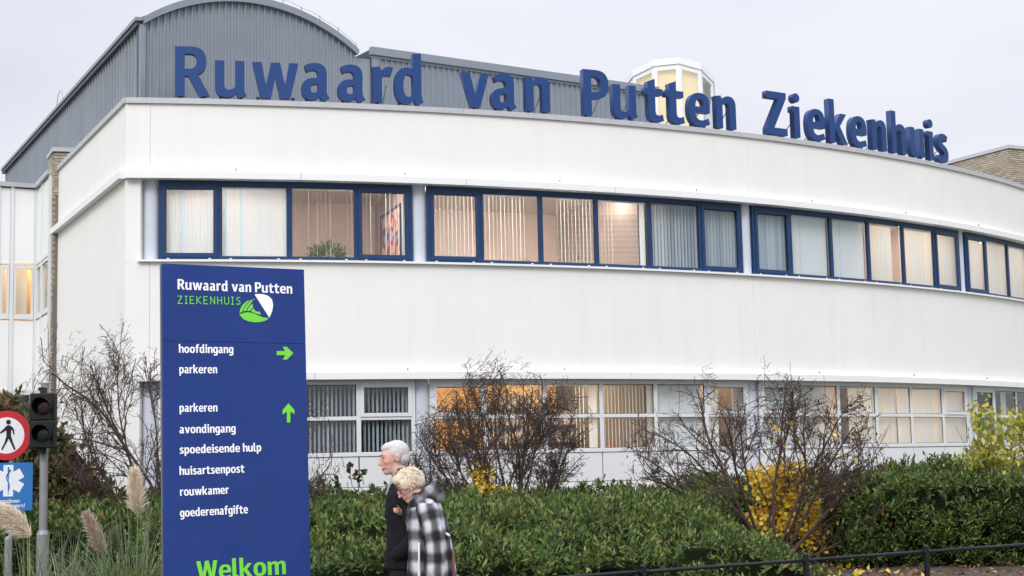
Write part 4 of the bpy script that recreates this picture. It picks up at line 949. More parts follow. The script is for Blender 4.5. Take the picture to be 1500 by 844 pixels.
def zq(x, y): q = flat(x/4.587, 660+y/4.587, yp); return (q.x, q.z)
cx_, cz_ = zq(56, 203); arm = []
for k in range(3):
    a_ = math.radians(90+60*k); ca, sa = math.cos(a_), math.sin(a_); l_, w_ = .197, .063; 
    arm.append([(cx_+ca*x_-sa*y_, cz_+sa*x_+ca*y_) for x_, y_ in ((-l_, -w_), (l_, -w_), (l_, w_), (-l_, w_))])
mb = MB()
for k, pl_ in enumerate(arm): mb.add([(x_, yp-.0016-.0008*k, z_) for x_, z_ in pl_], [(0, 1, 2, 3)])
mb.build('star_of_life', M['roadwhite'], BP_)
mb = MB(); mb.tube([(cx_, yp-.004, cz_-.17), (cx_, yp-.004, cz_+.17)], [.003, .009], 8)
sn_ = [(cx_+.028*math.sin(t_*7.5)*(.35+.65*t_), yp-.007, cz_-.13+.27*t_) for t_ in np.linspace(0, 1, 50)]
mb.tube(sn_, [.004+.005*t_ for t_ in np.linspace(0, 1, 50)], 6); mb.build('rod_and_snake', M['roadblue'], BP_)
for tx, xr_, yb_ in (('Ambulancebaan', 133, 349), ('geen voetgangers!', 169, 381)):
    cu = D.curves.new('t', 'FONT'); cu.body = tx; cu.size = .070; cu.align_x = 'RIGHT'; cu.offset = .0008
    oo = D.objects.new('t', cu); COL.objects.link(oo); me = D.meshes.new_from_object(oo.evaluated_get(bpy.context.evaluated_depsgraph_get())); D.objects.remove(oo)
    me.materials.clear(); me.materials.append(M['roadwhite']); q = zq(xr_, yb_)
    o = D.objects.new('text_line', me); COL.objects.link(o); o.parent = BP_; o['label'] = 'lettering reading '+tx
    o.matrix_local = Matrix(((1, 0, 0, q[0]-PS.location.x), (0, 0, -1, yp-.002-PS.location.y), (0, 1, 0, q[1]), (0, 0, 0, 1)))
# red and white marker post behind
b_ = Vector(at(16.5, 800, 21.5)); MP = empty('marker_post', (b_.x, 21.5, 0), 'short red and white striped post behind the road sign pole', 'marker post')
zz = [0, .35, .62, Vector(at(16, 783, 21.5)).z, Vector(at(16, 765, 21.5)).z]
for k in range(4):
    mb = MB(); mb.tube([(b_.x, 21.5, zz[k]), (b_.x, 21.5, zz[k+1]-.001)], .033, 12); mb.build('red_band' if k % 2 == 0 and k != 3 else 'white_band', M['roadred'] if (k == 2 or k == 0) else M['roadwhite'], MP)

# ------------------------------------------------------------------ low black fence
fpx = [(fence_y(-1.4), -1.4)]; FX = [-.96, -.15+.0, 1.17, 2.91, 4.39, 5.95, 7.5, 9.05]
FX = [-1.9, -.37, 1.17, 2.91, 4.39, 5.95, 7.5, 9.05]
FN = empty('low_fence', (FX[0], fence_y(FX[0]), 0), 'low black tubular metal fence running along the front of the laurel hedge', 'fence')
postm = None
for x in FX:
    y = fence_y(x)
    if postm is None:
        mb = MB(); mb.tube([(0, 0, 0), (0, 0, .655)], .031, 14); mb.tube([(0, 0, .655), (0, 0, .662), (0, 0, .672)], [.031, .026, .012], 14); postm = raw_mesh('fence_post', mb.v, mb.f, [M['fence']], mb.m)
    link_mesh('fence_post', postm, FN, (x, y, 0))
for a, b in zip(FX[:-1], FX[1:]):
    d_ = Vector((b-a, fence_y(b)-fence_y(a), 0)).normalized()
    for z_ in (.60, .22):
        mb = MB(); mb.tube([Vector((a, fence_y(a), z_))+d_*.030, Vector((b, fence_y(b), z_))-d_*.030], .019, 12); mb.build('rail', M['fence'], FN, smooth=True)
    for q, s_ in ((a, 1), (b, -1)):
        mb = MB(); c_ = Vector((q, fence_y(q), .60)); mb.tube([c_+d_*s_*.028, c_+d_*s_*.055], .024, 12); mb.build('collar', M['fence'], FN)

# ------------------------------------------------------------------ hedges
def nz(x, y, s, o_=0): return noise.noise((x*s+o_, y*s-o_, o_*.37))
def sprigs(P, Up, leaf, width, per, m_, name, parent, spread=.75, curl=.35, length=.10):
    n = len(P); k = per
    Pn = np.repeat(np.asarray(P), k, 0); Un = np.repeat(np.asarray(Up), k, 0)
    along = np.tile(np.linspace(0, 1, k), n)[:, None]
    d = rng.normal(size=(n*k, 3)); d -= Un*np.sum(d*Un, 1, keepdims=True); d /= np.linalg.norm(d, axis=1, keepdims=True)
    dirs = Un*(.35+.65*along) + d*spread*(1.05-.6*along)
    pos = Pn + Un*(along-.6)*length + rng.normal(size=(n*k, 3))*.008
    return tag(leaves(pos, dirs, leaf*np.repeat(rng.uniform(.65, 1.3, n), k)*rng.uniform(.75, 1.2, n*k), width*rng.uniform(.8, 1.2, n*k), [m_], name, parent, curl), kind='stuff')
def hedge(name, label, x0, x1, yf, yb, H, dens, m_, leaf=.10, width=.034, per=7, spread=.75, cat='hedge', z0=0, front=1.0, step=.25, seeds=1):
    # yf/yb: functions of x giving front and back edge; H(x, t): height, t from front 0 to back 1
    r_ = empty(name, ((x0+x1)/2, (yf((x0+x1)/2)+yb((x0+x1)/2))/2, 0), label, cat)
    def S_(x, t):                    # surface: t<0 = front face going down, 0..1 top
        yy0, yy1 = yf(x), yb(x); bump = .23*nz(x, t*(yy1-yy0)+yy0, .9, 3.3)+.13*nz(x, t*(yy1-yy0), 2.3, 9.1)+.05*nz(x, t*(yy1-yy0), 5.3, 4.1)
        if t < 0:
            h = H(x, 0)+bump; z = h*(1+t); return np.array([x, yy0-.12*math.sin(min(1, -t*1.0)*math.pi)+.16*nz(x, z*2, 1.5, 1.)+.10*nz(x, z*3, 3.5, 5), z+z0])
        return np.array([x, yy0+t*(yy1-yy0), H(x, t)+bump*min(1, 4*(1-t)+.3)+z0])
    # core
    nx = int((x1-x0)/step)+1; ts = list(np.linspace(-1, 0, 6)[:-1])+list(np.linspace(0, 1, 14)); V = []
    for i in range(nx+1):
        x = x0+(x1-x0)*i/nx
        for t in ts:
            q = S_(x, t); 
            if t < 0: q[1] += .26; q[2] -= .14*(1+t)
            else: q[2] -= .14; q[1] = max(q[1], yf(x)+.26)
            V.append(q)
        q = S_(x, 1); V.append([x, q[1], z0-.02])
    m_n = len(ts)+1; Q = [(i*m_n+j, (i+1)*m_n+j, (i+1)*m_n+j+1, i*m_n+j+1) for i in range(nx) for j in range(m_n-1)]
    core = np_mesh('shade_core', np.array(V)-np.array(r_.location), Q, [M['hedgecore']], smooth=True); link_mesh('shade_core', core, r_)
    P, U = [], []
    W_ = x1-x0; dy = yb((x0+x1)/2)-yf((x0+x1)/2); hm = H((x0+x1)/2, 0)
    nt_, nf = int(1.35*dens*W_*dy), int(1.8*dens*front*W_*hm)
    for k in range(nt_+nf):
        x = x0+W_*random.random(); t = random.random() if k < nt_ else -random.random()**.9
        q = S_(x, t); e = .05; qa = S_(x+e, t); tt = min(t+.02, 1) if t >= 0 else min(t+.05, 0); qb = S_(x, tt if tt != t else t-.02)
        n = np.cross(qa-q, (qb-q) if tt > t else (q-qb)); n /= (np.linalg.norm(n)+1e-9)
        if t >= 0 and n[2] < 0: n = -n
        if t < 0 and n[1] > 0: n = -n
        if t < 0 and q[2] < .10+z0: continue
        if nz(q[0]*1.0, q[1]*1.0+q[2]*1.6, 2.6, 17.) > .34+.2*random.random(): continue        # thin and open patches
        u = n*.55+np.array([0, 0, .75])+rng.normal(size=3)*.36; u /= np.linalg.norm(u)
        q = q - n*abs(rng.normal())*.075 + np.array([0, 0, max(0, rng.normal()-.9)*.10]); P.append(q); U.append(u)
    # end faces
    for xe, sx in ((x0, -1), (x1, 1)):
        for k in range(int(dens*dy*1.0)):
            t = random.random(); q = S_(xe, t); q[2] = z0+(q[2]-z0)*random.random(); q[0] += sx*.05*rng.normal(); 
            u = np.array([sx*.7, -.2, .7])+rng.normal(size=3)*.25; P.append(q); U.append(u/np.linalg.norm(u))
    return r_, sprigs(P, U, leaf, width, per, m_, 'foliage', r_, spread)
fy = lambda x: fence_y(x)+.55
def sm(x, a, b): t = min(1, max(0, (x-a)/(b-a))); return t*t*(3-2*t)
hedge('laurel_hedge', 'low spreading green laurel hedge behind the walking couple and the black fence', -3.1, 3.15, lambda x: max(fy(x), 12.6), lambda x: max(fy(x), 12.6)+5.2-2.0*sm(x, 1.6, 3.2),
      lambda x, t: (.80-.38*sm(x, 1.7, 3.15))+(.30-.2*sm(x, 1.9, 3.15))*sm(t, 0, .55), 105, M['laurel'], leaf=.078, width=.025)
hedge('laurel_hedge', 'green laurel hedge rising behind the couple up to the ivy below the middle lower windows', -4.3, 2.95, lambda x: max(fy(x), 12.6)+5.25, lambda x: 25.2,
      lambda x, t: 1.00+.16*sm(t, 0, 1)-.18*sm(x, 2.2, 2.95)*(1-t), 78, M['laurel'], leaf=.082, width=.027)
hedge('laurel_hedge', 'tall clipped laurel hedge at right under the lower windows, beside yellow leaved shrub', 4.6, 11.5, lambda x: 22.4-.05*(x-4.6), lambda x: 27.2,
      lambda x, t: 1.24+.15*sm(t, 0, .8)-.25*(1-sm(x, 4.6, 5.3)), 80, M['laurel'], leaf=.088, width=.029, front=2.2)
hedge('laurel_hedge', 'shaded laurel hedge directly behind the yellow leaved shrub', 2.9, 4.7, lambda x: 24.3, lambda x: 27.2,
      lambda x, t: 1.16+.14*sm(t, 0, .8), 70, M['laurel'], leaf=.095, width=.032, front=1.5)
hedge('laurel_hedge', 'green laurel hedge behind pampas grass and traffic light at left', -9.5, -4.2, lambda x: 20.7, lambda x: 23.2,
      lambda x, t: .92+.22*sm(t, 0, 1)+.12*sm(x, -6, -4.5), 85, M['laurel'], leaf=.10, width=.036, front=1.4)
hedge('ivy_strip', 'dark ivy with brown seed heads along the white wall left of middle shrub', -3.3, -.9, lambda x: 25.1, lambda x: 26.0,
      lambda x, t: 1.24+.08*math.sin(x*2.1)+.05*math.sin(x*5.3), 70, M['ivy'], leaf=.085, width=.07, per=6, spread=1.1, cat='ivy')
hedge('ivy_strip', 'dark ivy with brown seed heads along the wall between the two big bare shrubs', -.9, 3.5, lambda x: 25.5, lambda x: 26.5,
      lambda x, t: 1.02+.20*sm(x, .3, 3)+.05*math.sin(x*4.3), 65, M['ivy'], leaf=.085, width=.07, per=6, spread=1.1, cat='ivy')
hedge('turning_hedge', 'brown and green autumn hedge behind the road signs at far left', -9.9, -5.6, lambda x: 23.6, lambda x: 25.4,
      lambda x, t: 2.62-.55*sm(x, -8.0, -7.2)+.0*t-.95*sm(x, -7.3, -5.7)+.12*math.sin(x*3.1)+.25*math.exp(-((x+7.4)/.35)**2), 62, M['brownleaf'], leaf=.11, width=.062, per=7, spread=1.0, front=2.2)
# a few climbing ivy shoots above the hedge lines
iv = empty('ivy_shoots', (-2.6, 25.3, 1.3), 'few upright ivy shoots standing up against the white wall above the ivy', 'ivy')
mb = MB(); P, U = [], []
for px, py, hh in ((514, 682, .25), (524, 694, .18), (531, 690, .12), (492, 703, .1), (470, 706, .08), (1190, 690, .1), (960, 690, .12)):
    Y = 25.3 if px < 800 else 25.9; q = Vector(at(px, py, Y)); mb.tube([q+Vector((.02, 0, -hh-.1)), q+Vector((-.01, 0, -hh*.5)), q], [.006, .005, .003], 5)
    for k in range(9): P.append(q+Vector((0, 0, -hh*random.random()))); U.append(Vector((random.uniform(-1, 1), random.uniform(-.6, 0), random.uniform(-.1, 1))))
mb.build('stem', M['stem'], iv); tag(leaves(P, U, .10, .085, [M['ivy']], 'foliage', iv), kind='stuff')
# leaf litter
n = 5200; X_ = rng.uniform(-4, 11, n); T_ = rng.random(n)**1.3; P = []
for x, t in zip(X_, T_):
    y = max(fence_y(x), 11.5)-.5+t*9.5; P.append((x, y, .085+.05*noise.noise((x*1.3, y*1.3, 0))+random.uniform(0, .03)))
Ud = rng.normal(size=(n, 3)); Ud[:, 2] = abs(Ud[:, 2])*.35
tag(leaves(P, Ud, rng.uniform(.05, .10, n), rng.uniform(.035, .07, n), [M['deadleaf']], 'leaf_litter', None, .5), 'brown fallen leaves scattered on the soil under hedge and fence', 'fallen leaves', kind='stuff')
n = 60; X_ = rng.uniform(3.2, 5.2, n); P = [(x, rng.uniform(18.6, 23.2), .10) for x in X_]
tag(leaves(P, np.abs(rng.normal(size=(n, 3)))*[1, -.6, .7]*np.sign(rng.normal(size=(n, 3))*[1, 0, 0]+[0, 1, 1]), .10, .07, [M['yellowleaf']], 'yellow_leaf_litter', None, .4), 'scattered yellow fallen leaves below the yellow leaved shrub', 'fallen leaves', kind='stuff')

# ------------------------------------------------------------------ bare shrubs
def grow(p, d, ln, r, lvl, out, tips, R_, kids=(5, 5, 5, 4)):
    n = max(4, int(ln/.12)) if lvl < 2 else (5 if lvl == 2 else 3); st = ln/n; pts = [np.array(p)]; rad = [r]; d = np.array(d)/np.linalg.norm(d); ds = [d]
    bend = R_.normal(size=3)*(.014, .04, .08, .12, .12)[lvl]; wob = (.055, .12, .17, .20, .2)[lvl]; up = (.012, .05, .05, .03, 0)[lvl]
    for i in range(n):
        d = d + R_.normal(size=3)*wob + bend + np.array([0, 0, up]); d /= np.linalg.norm(d)
        pts.append(pts[-1]+d*st); rad.append(r*(1-(.72 if lvl == 0 else .6)*(i+1)/n)); ds.append(d)
    out.append((pts, rad, lvl)); tips.append((pts[-1], ds[-1], lvl))
    if lvl >= len(kids): return
    m_ = max(1, int(round(kids[lvl]*R_.uniform(.75, 1.25))))
    for k in range(m_):
        t = R_.uniform(.22 if lvl == 0 else .12, 1.0)**(.8 if lvl == 0 else 1); i = min(n, int(t*n)); dd = ds[i]
        s = np.cross(dd, R_.normal(size=3)); s /= np.linalg.norm(s)+1e-9
        a = R_.uniform(.35, .95); nd = dd*math.cos(a)+s*math.sin(a)
        grow(pts[i], nd, ln*(R_.uniform(.18, .42) if lvl == 0 else R_.uniform(.28, .55))*(1.15-.45*t), max(rad[i]*.6, .002), lvl+1, out, tips, R_, kids)
def shrub(name, label, base, stems, seed, kids, bark, env, cat='shrub', tw=.0036):
    # env: crown radius from the base at angles from the vertical
    R_ = np.random.default_rng(seed); out, tips = [], []; root = empty(name, base, label, cat); B = np.array(base, float)
    for (ax, ay, ln, r) in stems:
        d = np.array([math.sin(ax), math.sin(ay)*.8, math.cos(ax)]); grow(B*0+np.array([R_.uniform(-.12, .12)+math.sin(ax)*.1, R_.uniform(-.12, .12), 0]), d, float(np.interp(ax, [math.radians(a) for a, _ in env], [q_ for _, q_ in env]))*R_.uniform(.86, 1.04), r, 0, out, tips, R_, kids)
    ea = [math.radians(a) for a, _ in env]; er = [r for _, r in env]
    def fit(p, k=1.):                 # keeps the twigs inside the rounded outline of the crown
        p = np.array(p, float); x, z = p[..., 0], p[..., 2]; r = np.hypot(x, z)+1e-9; E_ = k*np.interp(np.arctan2(x, z), ea, er); lim = .62*E_
        r2 = np.where(r > lim, lim+(E_-lim)*np.tanh((r-lim)/(E_-lim)), r); q = p.copy(); q[..., 0] = x*r2/r; q[..., 2] = z*r2/r; q[..., 1] *= .8; return q
    big, tw_ = MB(), MB()
    cls = {}
    for pts, rad, lvl in out:
        q = fit(np.array(pts), R_.uniform(.84, 1.12) if lvl else 1.)
        if lvl == 0:
            mb = MB(); mb.tube(q+B, [max(r, .004) for r in rad], 8); mb.build('stem', bark, root, smooth=True)
        else: (big if lvl == 1 else tw_).tube(q+B, [max(r, tw*(1.6 if lvl == 1 else 1.15 if lvl == 2 else .85)) for r in rad], 5 if lvl == 1 else 3, caps=False)
    lead = [t for t in tips if t[2] in (0, 1) and t[0][2] > .5*max(r for _, r in env)]      # long straight whips above the crown
    for t, d, l in (lead[::max(1, len(lead)//16)] if env[0][0] == -90 else []):
        q = fit(np.array(t), .97)+B; dd = np.array([R_.normal()*.12+d[0]*.25, R_.normal()*.1, 1.]); ln = R_.uniform(.22, .5)
        tw_.tube([q-dd*.1, q, q+dd*ln*.5+R_.normal(size=3)*.01, q+dd*ln], [.005, .0045, .0038, .003], 3, caps=False)
    tag(big.build('branches', bark, root, smooth=True), kind='stuff'); tag(tw_.build('twigs', bark, root), kind='stuff')
    return root, [(fit(t)+B, d, l) for t, d, l in tips]
rr = math.radians
mid = Vector(at(738, 735, 24.8)); mid.z = .08
fan = [(-66, 6, 2.5, .022), (-56, -12, 2.7, .024), (-46, 10, 2.6, .022), (-37, 12, 2.8, .026), (-29, -14, 2.7, .024), (-21, 8, 2.9, .03), (-13, 14, 2.8, .024), (-6, -14, 3.0, .03), (1, 15, 2.8, .024), (8, -6, 2.9, .026), (16, 12, 2.8, .024), (24, -12, 2.8, .028), (32, 10, 2.7, .024), (40, -10, 2.7, .028), (48, 8, 2.7, .024), (56, -8, 2.6, .024), (64, 4, 2.5, .022)]
shrub('bare_shrub', 'leafless dark shrub in front of the orange lit windows, behind the couple', mid, [(rr(a*.78), rr(b*1.3), l, r) for a, b, l, r in fan], 44, (14, 7, 4, 1), M['bark'], [(-90, 1.3), (-70, 1.9), (-50, 2.5), (-30, 2.75), (-10, 3.2), (0, 3.4), (12, 3.35), (28, 2.9), (45, 2.35), (62, 1.8), (90, 1.2)])
rgt = Vector(at(1135, 800, 22.6)); rgt.z = .08
fan = [(-68, -8, 2.5, .028), (-60, 8, 2.6, .030), (-52, -14, 2.7, .034), (-43, -16, 2.7, .034), (-34, 6, 2.7, .03), (-26, -18, 2.7, .028), (-17, -8, 2.8, .026), (-8, 10, 2.8, .028), (0, -16, 2.8, .026), (8, -20, 2.7, .026), (16, 14, 2.8, .026), (25, -12, 2.7, .028), (34, 10, 2.7, .028), (42, -14, 2.7, .03), (50, 10, 2.6, .03), (58, -8, 2.5, .024), (66, 6, 2.5, .024), (74, -4, 2.3, .02)]
rs, rt = shrub('bare_shrub', 'leafless dark shrub with yellow leaves inside, right of centre by the laurel hedge', rgt, [(rr(a*.86), rr(b*1.2), l, r) for a, b, l, r in fan], 5, (12, 6, 4, 1), M['bark'], [(-90, 1.2), (-70, 1.7), (-55, 2.65), (-38, 3.2), (-22, 3.0), (0, 2.85), (20, 2.85), (38, 2.75), (52, 2.3), (66, 1.8), (90, 1.3)])
lf = Vector(at(262, 760, 23.6)); lf.z = .08
fan = [(-52, -6, 2.9, .024), (-44, -12, 2.9, .024), (-27, -8, 2.9, .024), (-16, 6, 2.9, .024), (-56, 10, 3.0, .026), (-48, 8, 3.1, .028), (-40, -12, 3.2, .028), (-32, -12, 3.3, .03), (-22, 12, 3.4, .032), (-10, -10, 3.5, .03), (2, 12, 3.4, .03), (14, -10, 3.3, .03), (28, 10, 3.2, .028), (42, -8, 3.0, .026), (56, 6, 2.8, .024)]
shrub('bare_shrub', 'leafless dark shrub rising behind the tall blue direction sign', lf, [(rr(a), rr(b), l, r) for a, b, l, r in fan], 23, (13, 7, 4, 1), M['bark'], [(-90, 1.0), (-62, 1.5), (-44, 2.6), (-28, 3.6), (-12, 4.3), (0, 4.1), (20, 3.7), (40, 3.3), (60, 2.7), (90, 1.8)])
# yellow leaved suckers inside the right and middle shrubs
def leafy(name, label, pts_px, Y, n, size, m_, zbase, spreadx=.05, cat='shrub', parent=None, Yj=.35):
    b = Vector(at(pts_px[0][0], pts_px[0][1], Y)); b.z = zbase; r_ = empty(name, b, label, cat); P, U = [], []; mb = MB()
    for k in range(n):
        w = random.choice(pts_px); q = Vector(at(w[0]+random.gauss(0, w[2]), w[1]+random.gauss(0, w[3]), Y+random.uniform(-Yj, Yj)))
        if q.z < zbase: continue
        P.append(q); U.append(Vector((random.gauss(0, .6), random.gauss(-.3, .5), random.uniform(-1, .25))))
        if k % 22 == 0: mb.tube([b+Vector((random.uniform(-.2, .2), 0, 0)), (b+q)/2+Vector((random.uniform(-.05, .05), 0, .1)), q], [.007, .005, .002], 4)
    mb.build('stems', M['bark2'], r_); tag(leaves(P, U, size, size*.85, [m_], 'foliage', r_, .3), kind='stuff'); return r_
leafy('yellow_shrub', 'bright yellow autumn leaves glowing inside the right bare shrub above the fence', [(1150, 735, 16, 18), (1150, 765, 18, 16), (1146, 712, 14, 14), (1155, 690, 13, 8), (1165, 790, 20, 12), (1130, 720, 16, 14), (1185, 778, 8, 14), (1192, 745, 5, 12), (1110, 765, 6, 10), (1150, 745, 12, 24), (1125, 700, 18, 8)], 22.85, 2100, .088, M['yellowleaf'], .1, Yj=.25)
leafy('yellow_shrub', 'small yellow leaved shoots at the foot of the middle bare shrub', [(722, 722, 14, 7), (706, 700, 6, 12), (735, 726, 10, 8), (708, 690, 6, 10), (700, 718, 8, 6)], 24.45, 420, .085, M['yellowleaf'], .6, Yj=.2)
# dead leaves and a few yellow ones still hanging on the right shrub
P, U = [], []
for t, d, l in rt:
    if l >= 2 and random.random() < (.055 if t[0] > rgt.x+.1 else .012): P.append(t); U.append((random.gauss(0, .4), random.gauss(0, .4), -1))
tag(leaves(P, U, .06, .04, [M['deadleaf']], 'withered_leaves', rs, .5), kind='stuff')
P = [t+np.array([0, -.02, 0]) for t, d, l in rt if l >= 2 and rgt.x-.2 < t[0] < rgt.x+1.1 and t[2] < 2.2 and random.random() < .012]
tag(leaves(P, rng.normal(size=(len(P), 3))-[0, 0, .8], .08, .065, [M['yellowleaf']], 'yellow_leaves', rs, .3), kind='stuff')
# small tree at the right edge
tb_ = Vector(at(1492, 732, 24.6)); tb_.z = .15
tr, tt = shrub('young_tree', 'young tree with yellow green leaves at the right edge before dark windows', tb_, [(rr(-26), 0, 2.5, .035), (rr(-8), rr(12), 2.7, .03), (rr(14), rr(-8), 2.6, .03), (rr(36), rr(6), 2.3, .026)], 9, (8, 6, 3), M['bark2'], [(-90, .8), (-50, 1.25), (-30, 1.75), (-10, 2.35), (0, 2.3), (30, 2.0), (60, 1.5), (90, 1)], 'tree')
P, U = [], []
for t, d, l in tt:
    if t[2] > 2.35 and random.random() < .6: continue
    if random.random() < .45: continue
    for k in range(2 if l >= 2 else 1): P.append(t+rng.normal(size=3)*.07); U.append((random.gauss(0, .5), random.gauss(-.2, .5), -.8))
for k in range(760):
    c_ = random.choice(((1492, 690, 16, 18), (1452, 640, 13, 14), (1438, 606, 10, 12), (1482, 622, 14, 14), (1428, 668, 9, 8), (1490, 655, 14, 16), (1462, 672, 12, 10)))
    P.append(np.array(at(random.gauss(c_[0], c_[2]), random.gauss(c_[1], c_[3]), 24.6+random.gauss(0, .3)))); U.append((random.gauss(0, .5), random.gauss(-.2, .5), -.8))
tag(leaves(P, U, rng.uniform(.08, .12, len(P)), rng.uniform(.05, .08, len(P)), [M['treeleaf']], 'foliage', tr, .45), kind='stuff')

# ------------------------------------------------------------------ pampas grass
def blades(base, n, L0, L1, name, parent, sp=.9, rad=.22):
    V, Q = [], []; 
    for k in range(n):
        a = random.uniform(0, 2*math.pi); r = rad*random.random()**.5; p = np.array([base[0]+r*math.cos(a), base[1]+r*math.sin(a), base[2]]); L_ = random.uniform(L0, L1); tilt = random.uniform(.05, 1)**1.2*sp
        a += random.gauss(0, .5); o_ = np.array([math.cos(a), math.sin(a), 0]); s = np.array([-math.sin(a), math.cos(a), 0]); w = random.uniform(.003, .0065); m_ = 9; q = p.copy(); th = tilt*.35; b0 = len(V)
        for i in range(m_+1):
            ww = w*(1-(i/m_)**2)+.0004; V += [q-s*ww, q+s*ww]; q = q+(o_*math.sin(th)+np.array([0, 0, math.cos(th)]))*L_/m_; th += tilt*(.08+.34*i/m_)
        Q += [(b0+2*i, b0+2*i+1, b0+2*i+3, b0+2*i+2) for i in range(m_)]
    me = np_mesh(name, np.array(V)-np.array(root_loc(parent)), Q, [M['blade']]); return tag(link_mesh(name, me, parent), kind='stuff')
def plume(name, p0, p1, r, m_, parent, n=1500, droop=(0, 0, 0), hair=.105):
    p0, p1 = np.array(p0), np.array(p1); ax = p1-p0; L_ = np.linalg.norm(ax); ax /= L_; dr = np.array(droop); V, T = [], []
    for k in range(n):
        t = random.random(); c = p0+ax*L_*t+dr*t*t; rr_ = r*(math.sin(math.pi*min(1, t*.93+.09))**.7)*random.random()**.5; 
        s = np.cross(ax, rng.normal(size=3)); s /= np.linalg.norm(s); b = c+s*rr_*.85*random.uniform(.7, 1.15); d = ax*.75+s*.42+rng.normal(size=3)*.12-np.array([0, 0, .12]); d /= np.linalg.norm(d)
        l_ = hair*random.uniform(.6, 1.25)*(1-.35*t); w = np.cross(d, rng.normal(size=3)); w = w/np.linalg.norm(w)*random.uniform(.0012, .003); i = len(V)
        V += [b-w, b+w, b+d*l_*.6+w*.8, b+d*l_*.6-w*.8, b+d*l_-np.array([0, 0, l_*.15])]; T += [(i, i+1, i+2), (i, i+2, i+3), (i+3, i+2, i+4)]
    me = np_mesh(name, np.array(V)-np.array(root_loc(parent)), T, [m_]); return tag(link_mesh(name, me, parent), kind='stuff')
def pamp(label, bpx, Y, nb, L0, L1, plumes, sp=.9):
    b = Vector(at(bpx, 800, Y)); b.z = .05; r_ = empty('pampas_grass', b, label, 'grass'); blades(b, nb, L0, L1, 'blades', r_, sp)
    for (bx, by, tx, ty, r, mm, nn, dr) in plumes:
        q0, q1 = Vector(at(bx, by, Y)), Vector(at(tx, ty, Y-.05)); mb = MB(); st = Vector((b.x+(q0.x-b.x)*.3, b.y, b.z)); mb.tube([st, st*.55+q0*.45+Vector(((q0.x-b.x)*.02, 0, .08)), q0, q0+(q1-q0)*.8], [.007, .006, .005, .003], 6)
        mb.build('stalk', M['stalk'], r_, smooth=True); plume('plume', q0-(q1-q0)*.03, q1, r, mm, r_, nn, dr)
pamp('pampas grass with one upright cream plume beside the edge of the blue sign', 196, 13.2, 260, .8, 1.5, [(202, 752, 197, 690, .052, M['plume'], 1700, (0, 0, 0)), (173, 808, 168, 778, .017, M['blade'], 260, (0, 0, 0))])
pamp('pampas grass with brown leaning plume between traffic light and blue sign', 140, 12.9, 170, .7, 1.25, [(151, 808, 128, 754, .036, M['plumedark'], 1200, (0, 0, 0))])
pamp('pampas grass with two large cream plumes bowing at the left edge by the sign post', 48, 12.4, 230, .7, 1.35, [(43, 785, -8, 738, .050, M['plume'], 1500, (-.05, 0, -.07)), (40, 772, 2, 737, .038, M['plume'], 1500, (-.05, 0, -.02))], 1.1)
for bx, Y, nb, lb in ((95, 15.5, 130, 'grass tuft without plumes at the foot of the traffic light pole'), (225, 13.6, 150, 'grass tuft hard against the left edge of the blue sign')):
    pamp(lb, bx, Y, nb, .6, 1.15, [])

# ------------------------------------------------------------------ people
def remesh(mb, name, mats, parent, vox=.008, smooth=2, fn=None, tone=None, rough=None):
    off = root_loc(parent); me = raw_mesh('tmp', mb.v, mb.f, []); o = D.objects.new('tmp', me); COL.objects.link(o)
    a = o.modifiers.new('r', 'REMESH'); a.mode = 'VOXEL'; a.voxel_size = vox
    b = o.modifiers.new('s', 'SMOOTH'); b.iterations = smooth; b.factor = .6
    dg = bpy.context.evaluated_depsgraph_get(); m2 = D.meshes.new_from_object(o.evaluated_get(dg)); D.objects.remove(o); D.meshes.remove(me); m2.name = name
    n = len(m2.vertices); co = np.empty(n*3, np.float32); m2.vertices.foreach_get('co', co); co = co.reshape(-1, 3)
    if rough:
        nn = np.empty(n*3, np.float32); m2.vertices.foreach_get('normal', nn); nn = nn.reshape(-1, 3)
        amp, sc, st = rough; dsp = np.array([noise.noise((v[0]*sc, v[1]*sc, v[2]*sc*st)) + .5*noise.noise((v[0]*sc*2.3+9, v[1]*sc*2.3, v[2]*sc*2.3*st)) for v in co]); co = co+nn*dsp[:, None]*amp
    if tone is not None:
        at_ = m2.color_attributes.new('tone', 'FLOAT_COLOR', 'POINT'); c = np.ones((n, 4), np.float32); c[:, :3] = tone(co); at_.data.foreach_set('color', c.ravel())
    m2.vertices.foreach_set('co', (co-np.array(off, np.float32)).ravel()); m2.materials.clear(); m2.materials.append(mats); m2.shade_smooth(); m2.update()
    o = D.objects.new(name, m2); COL.objects.link(o); o.parent = parent; return o
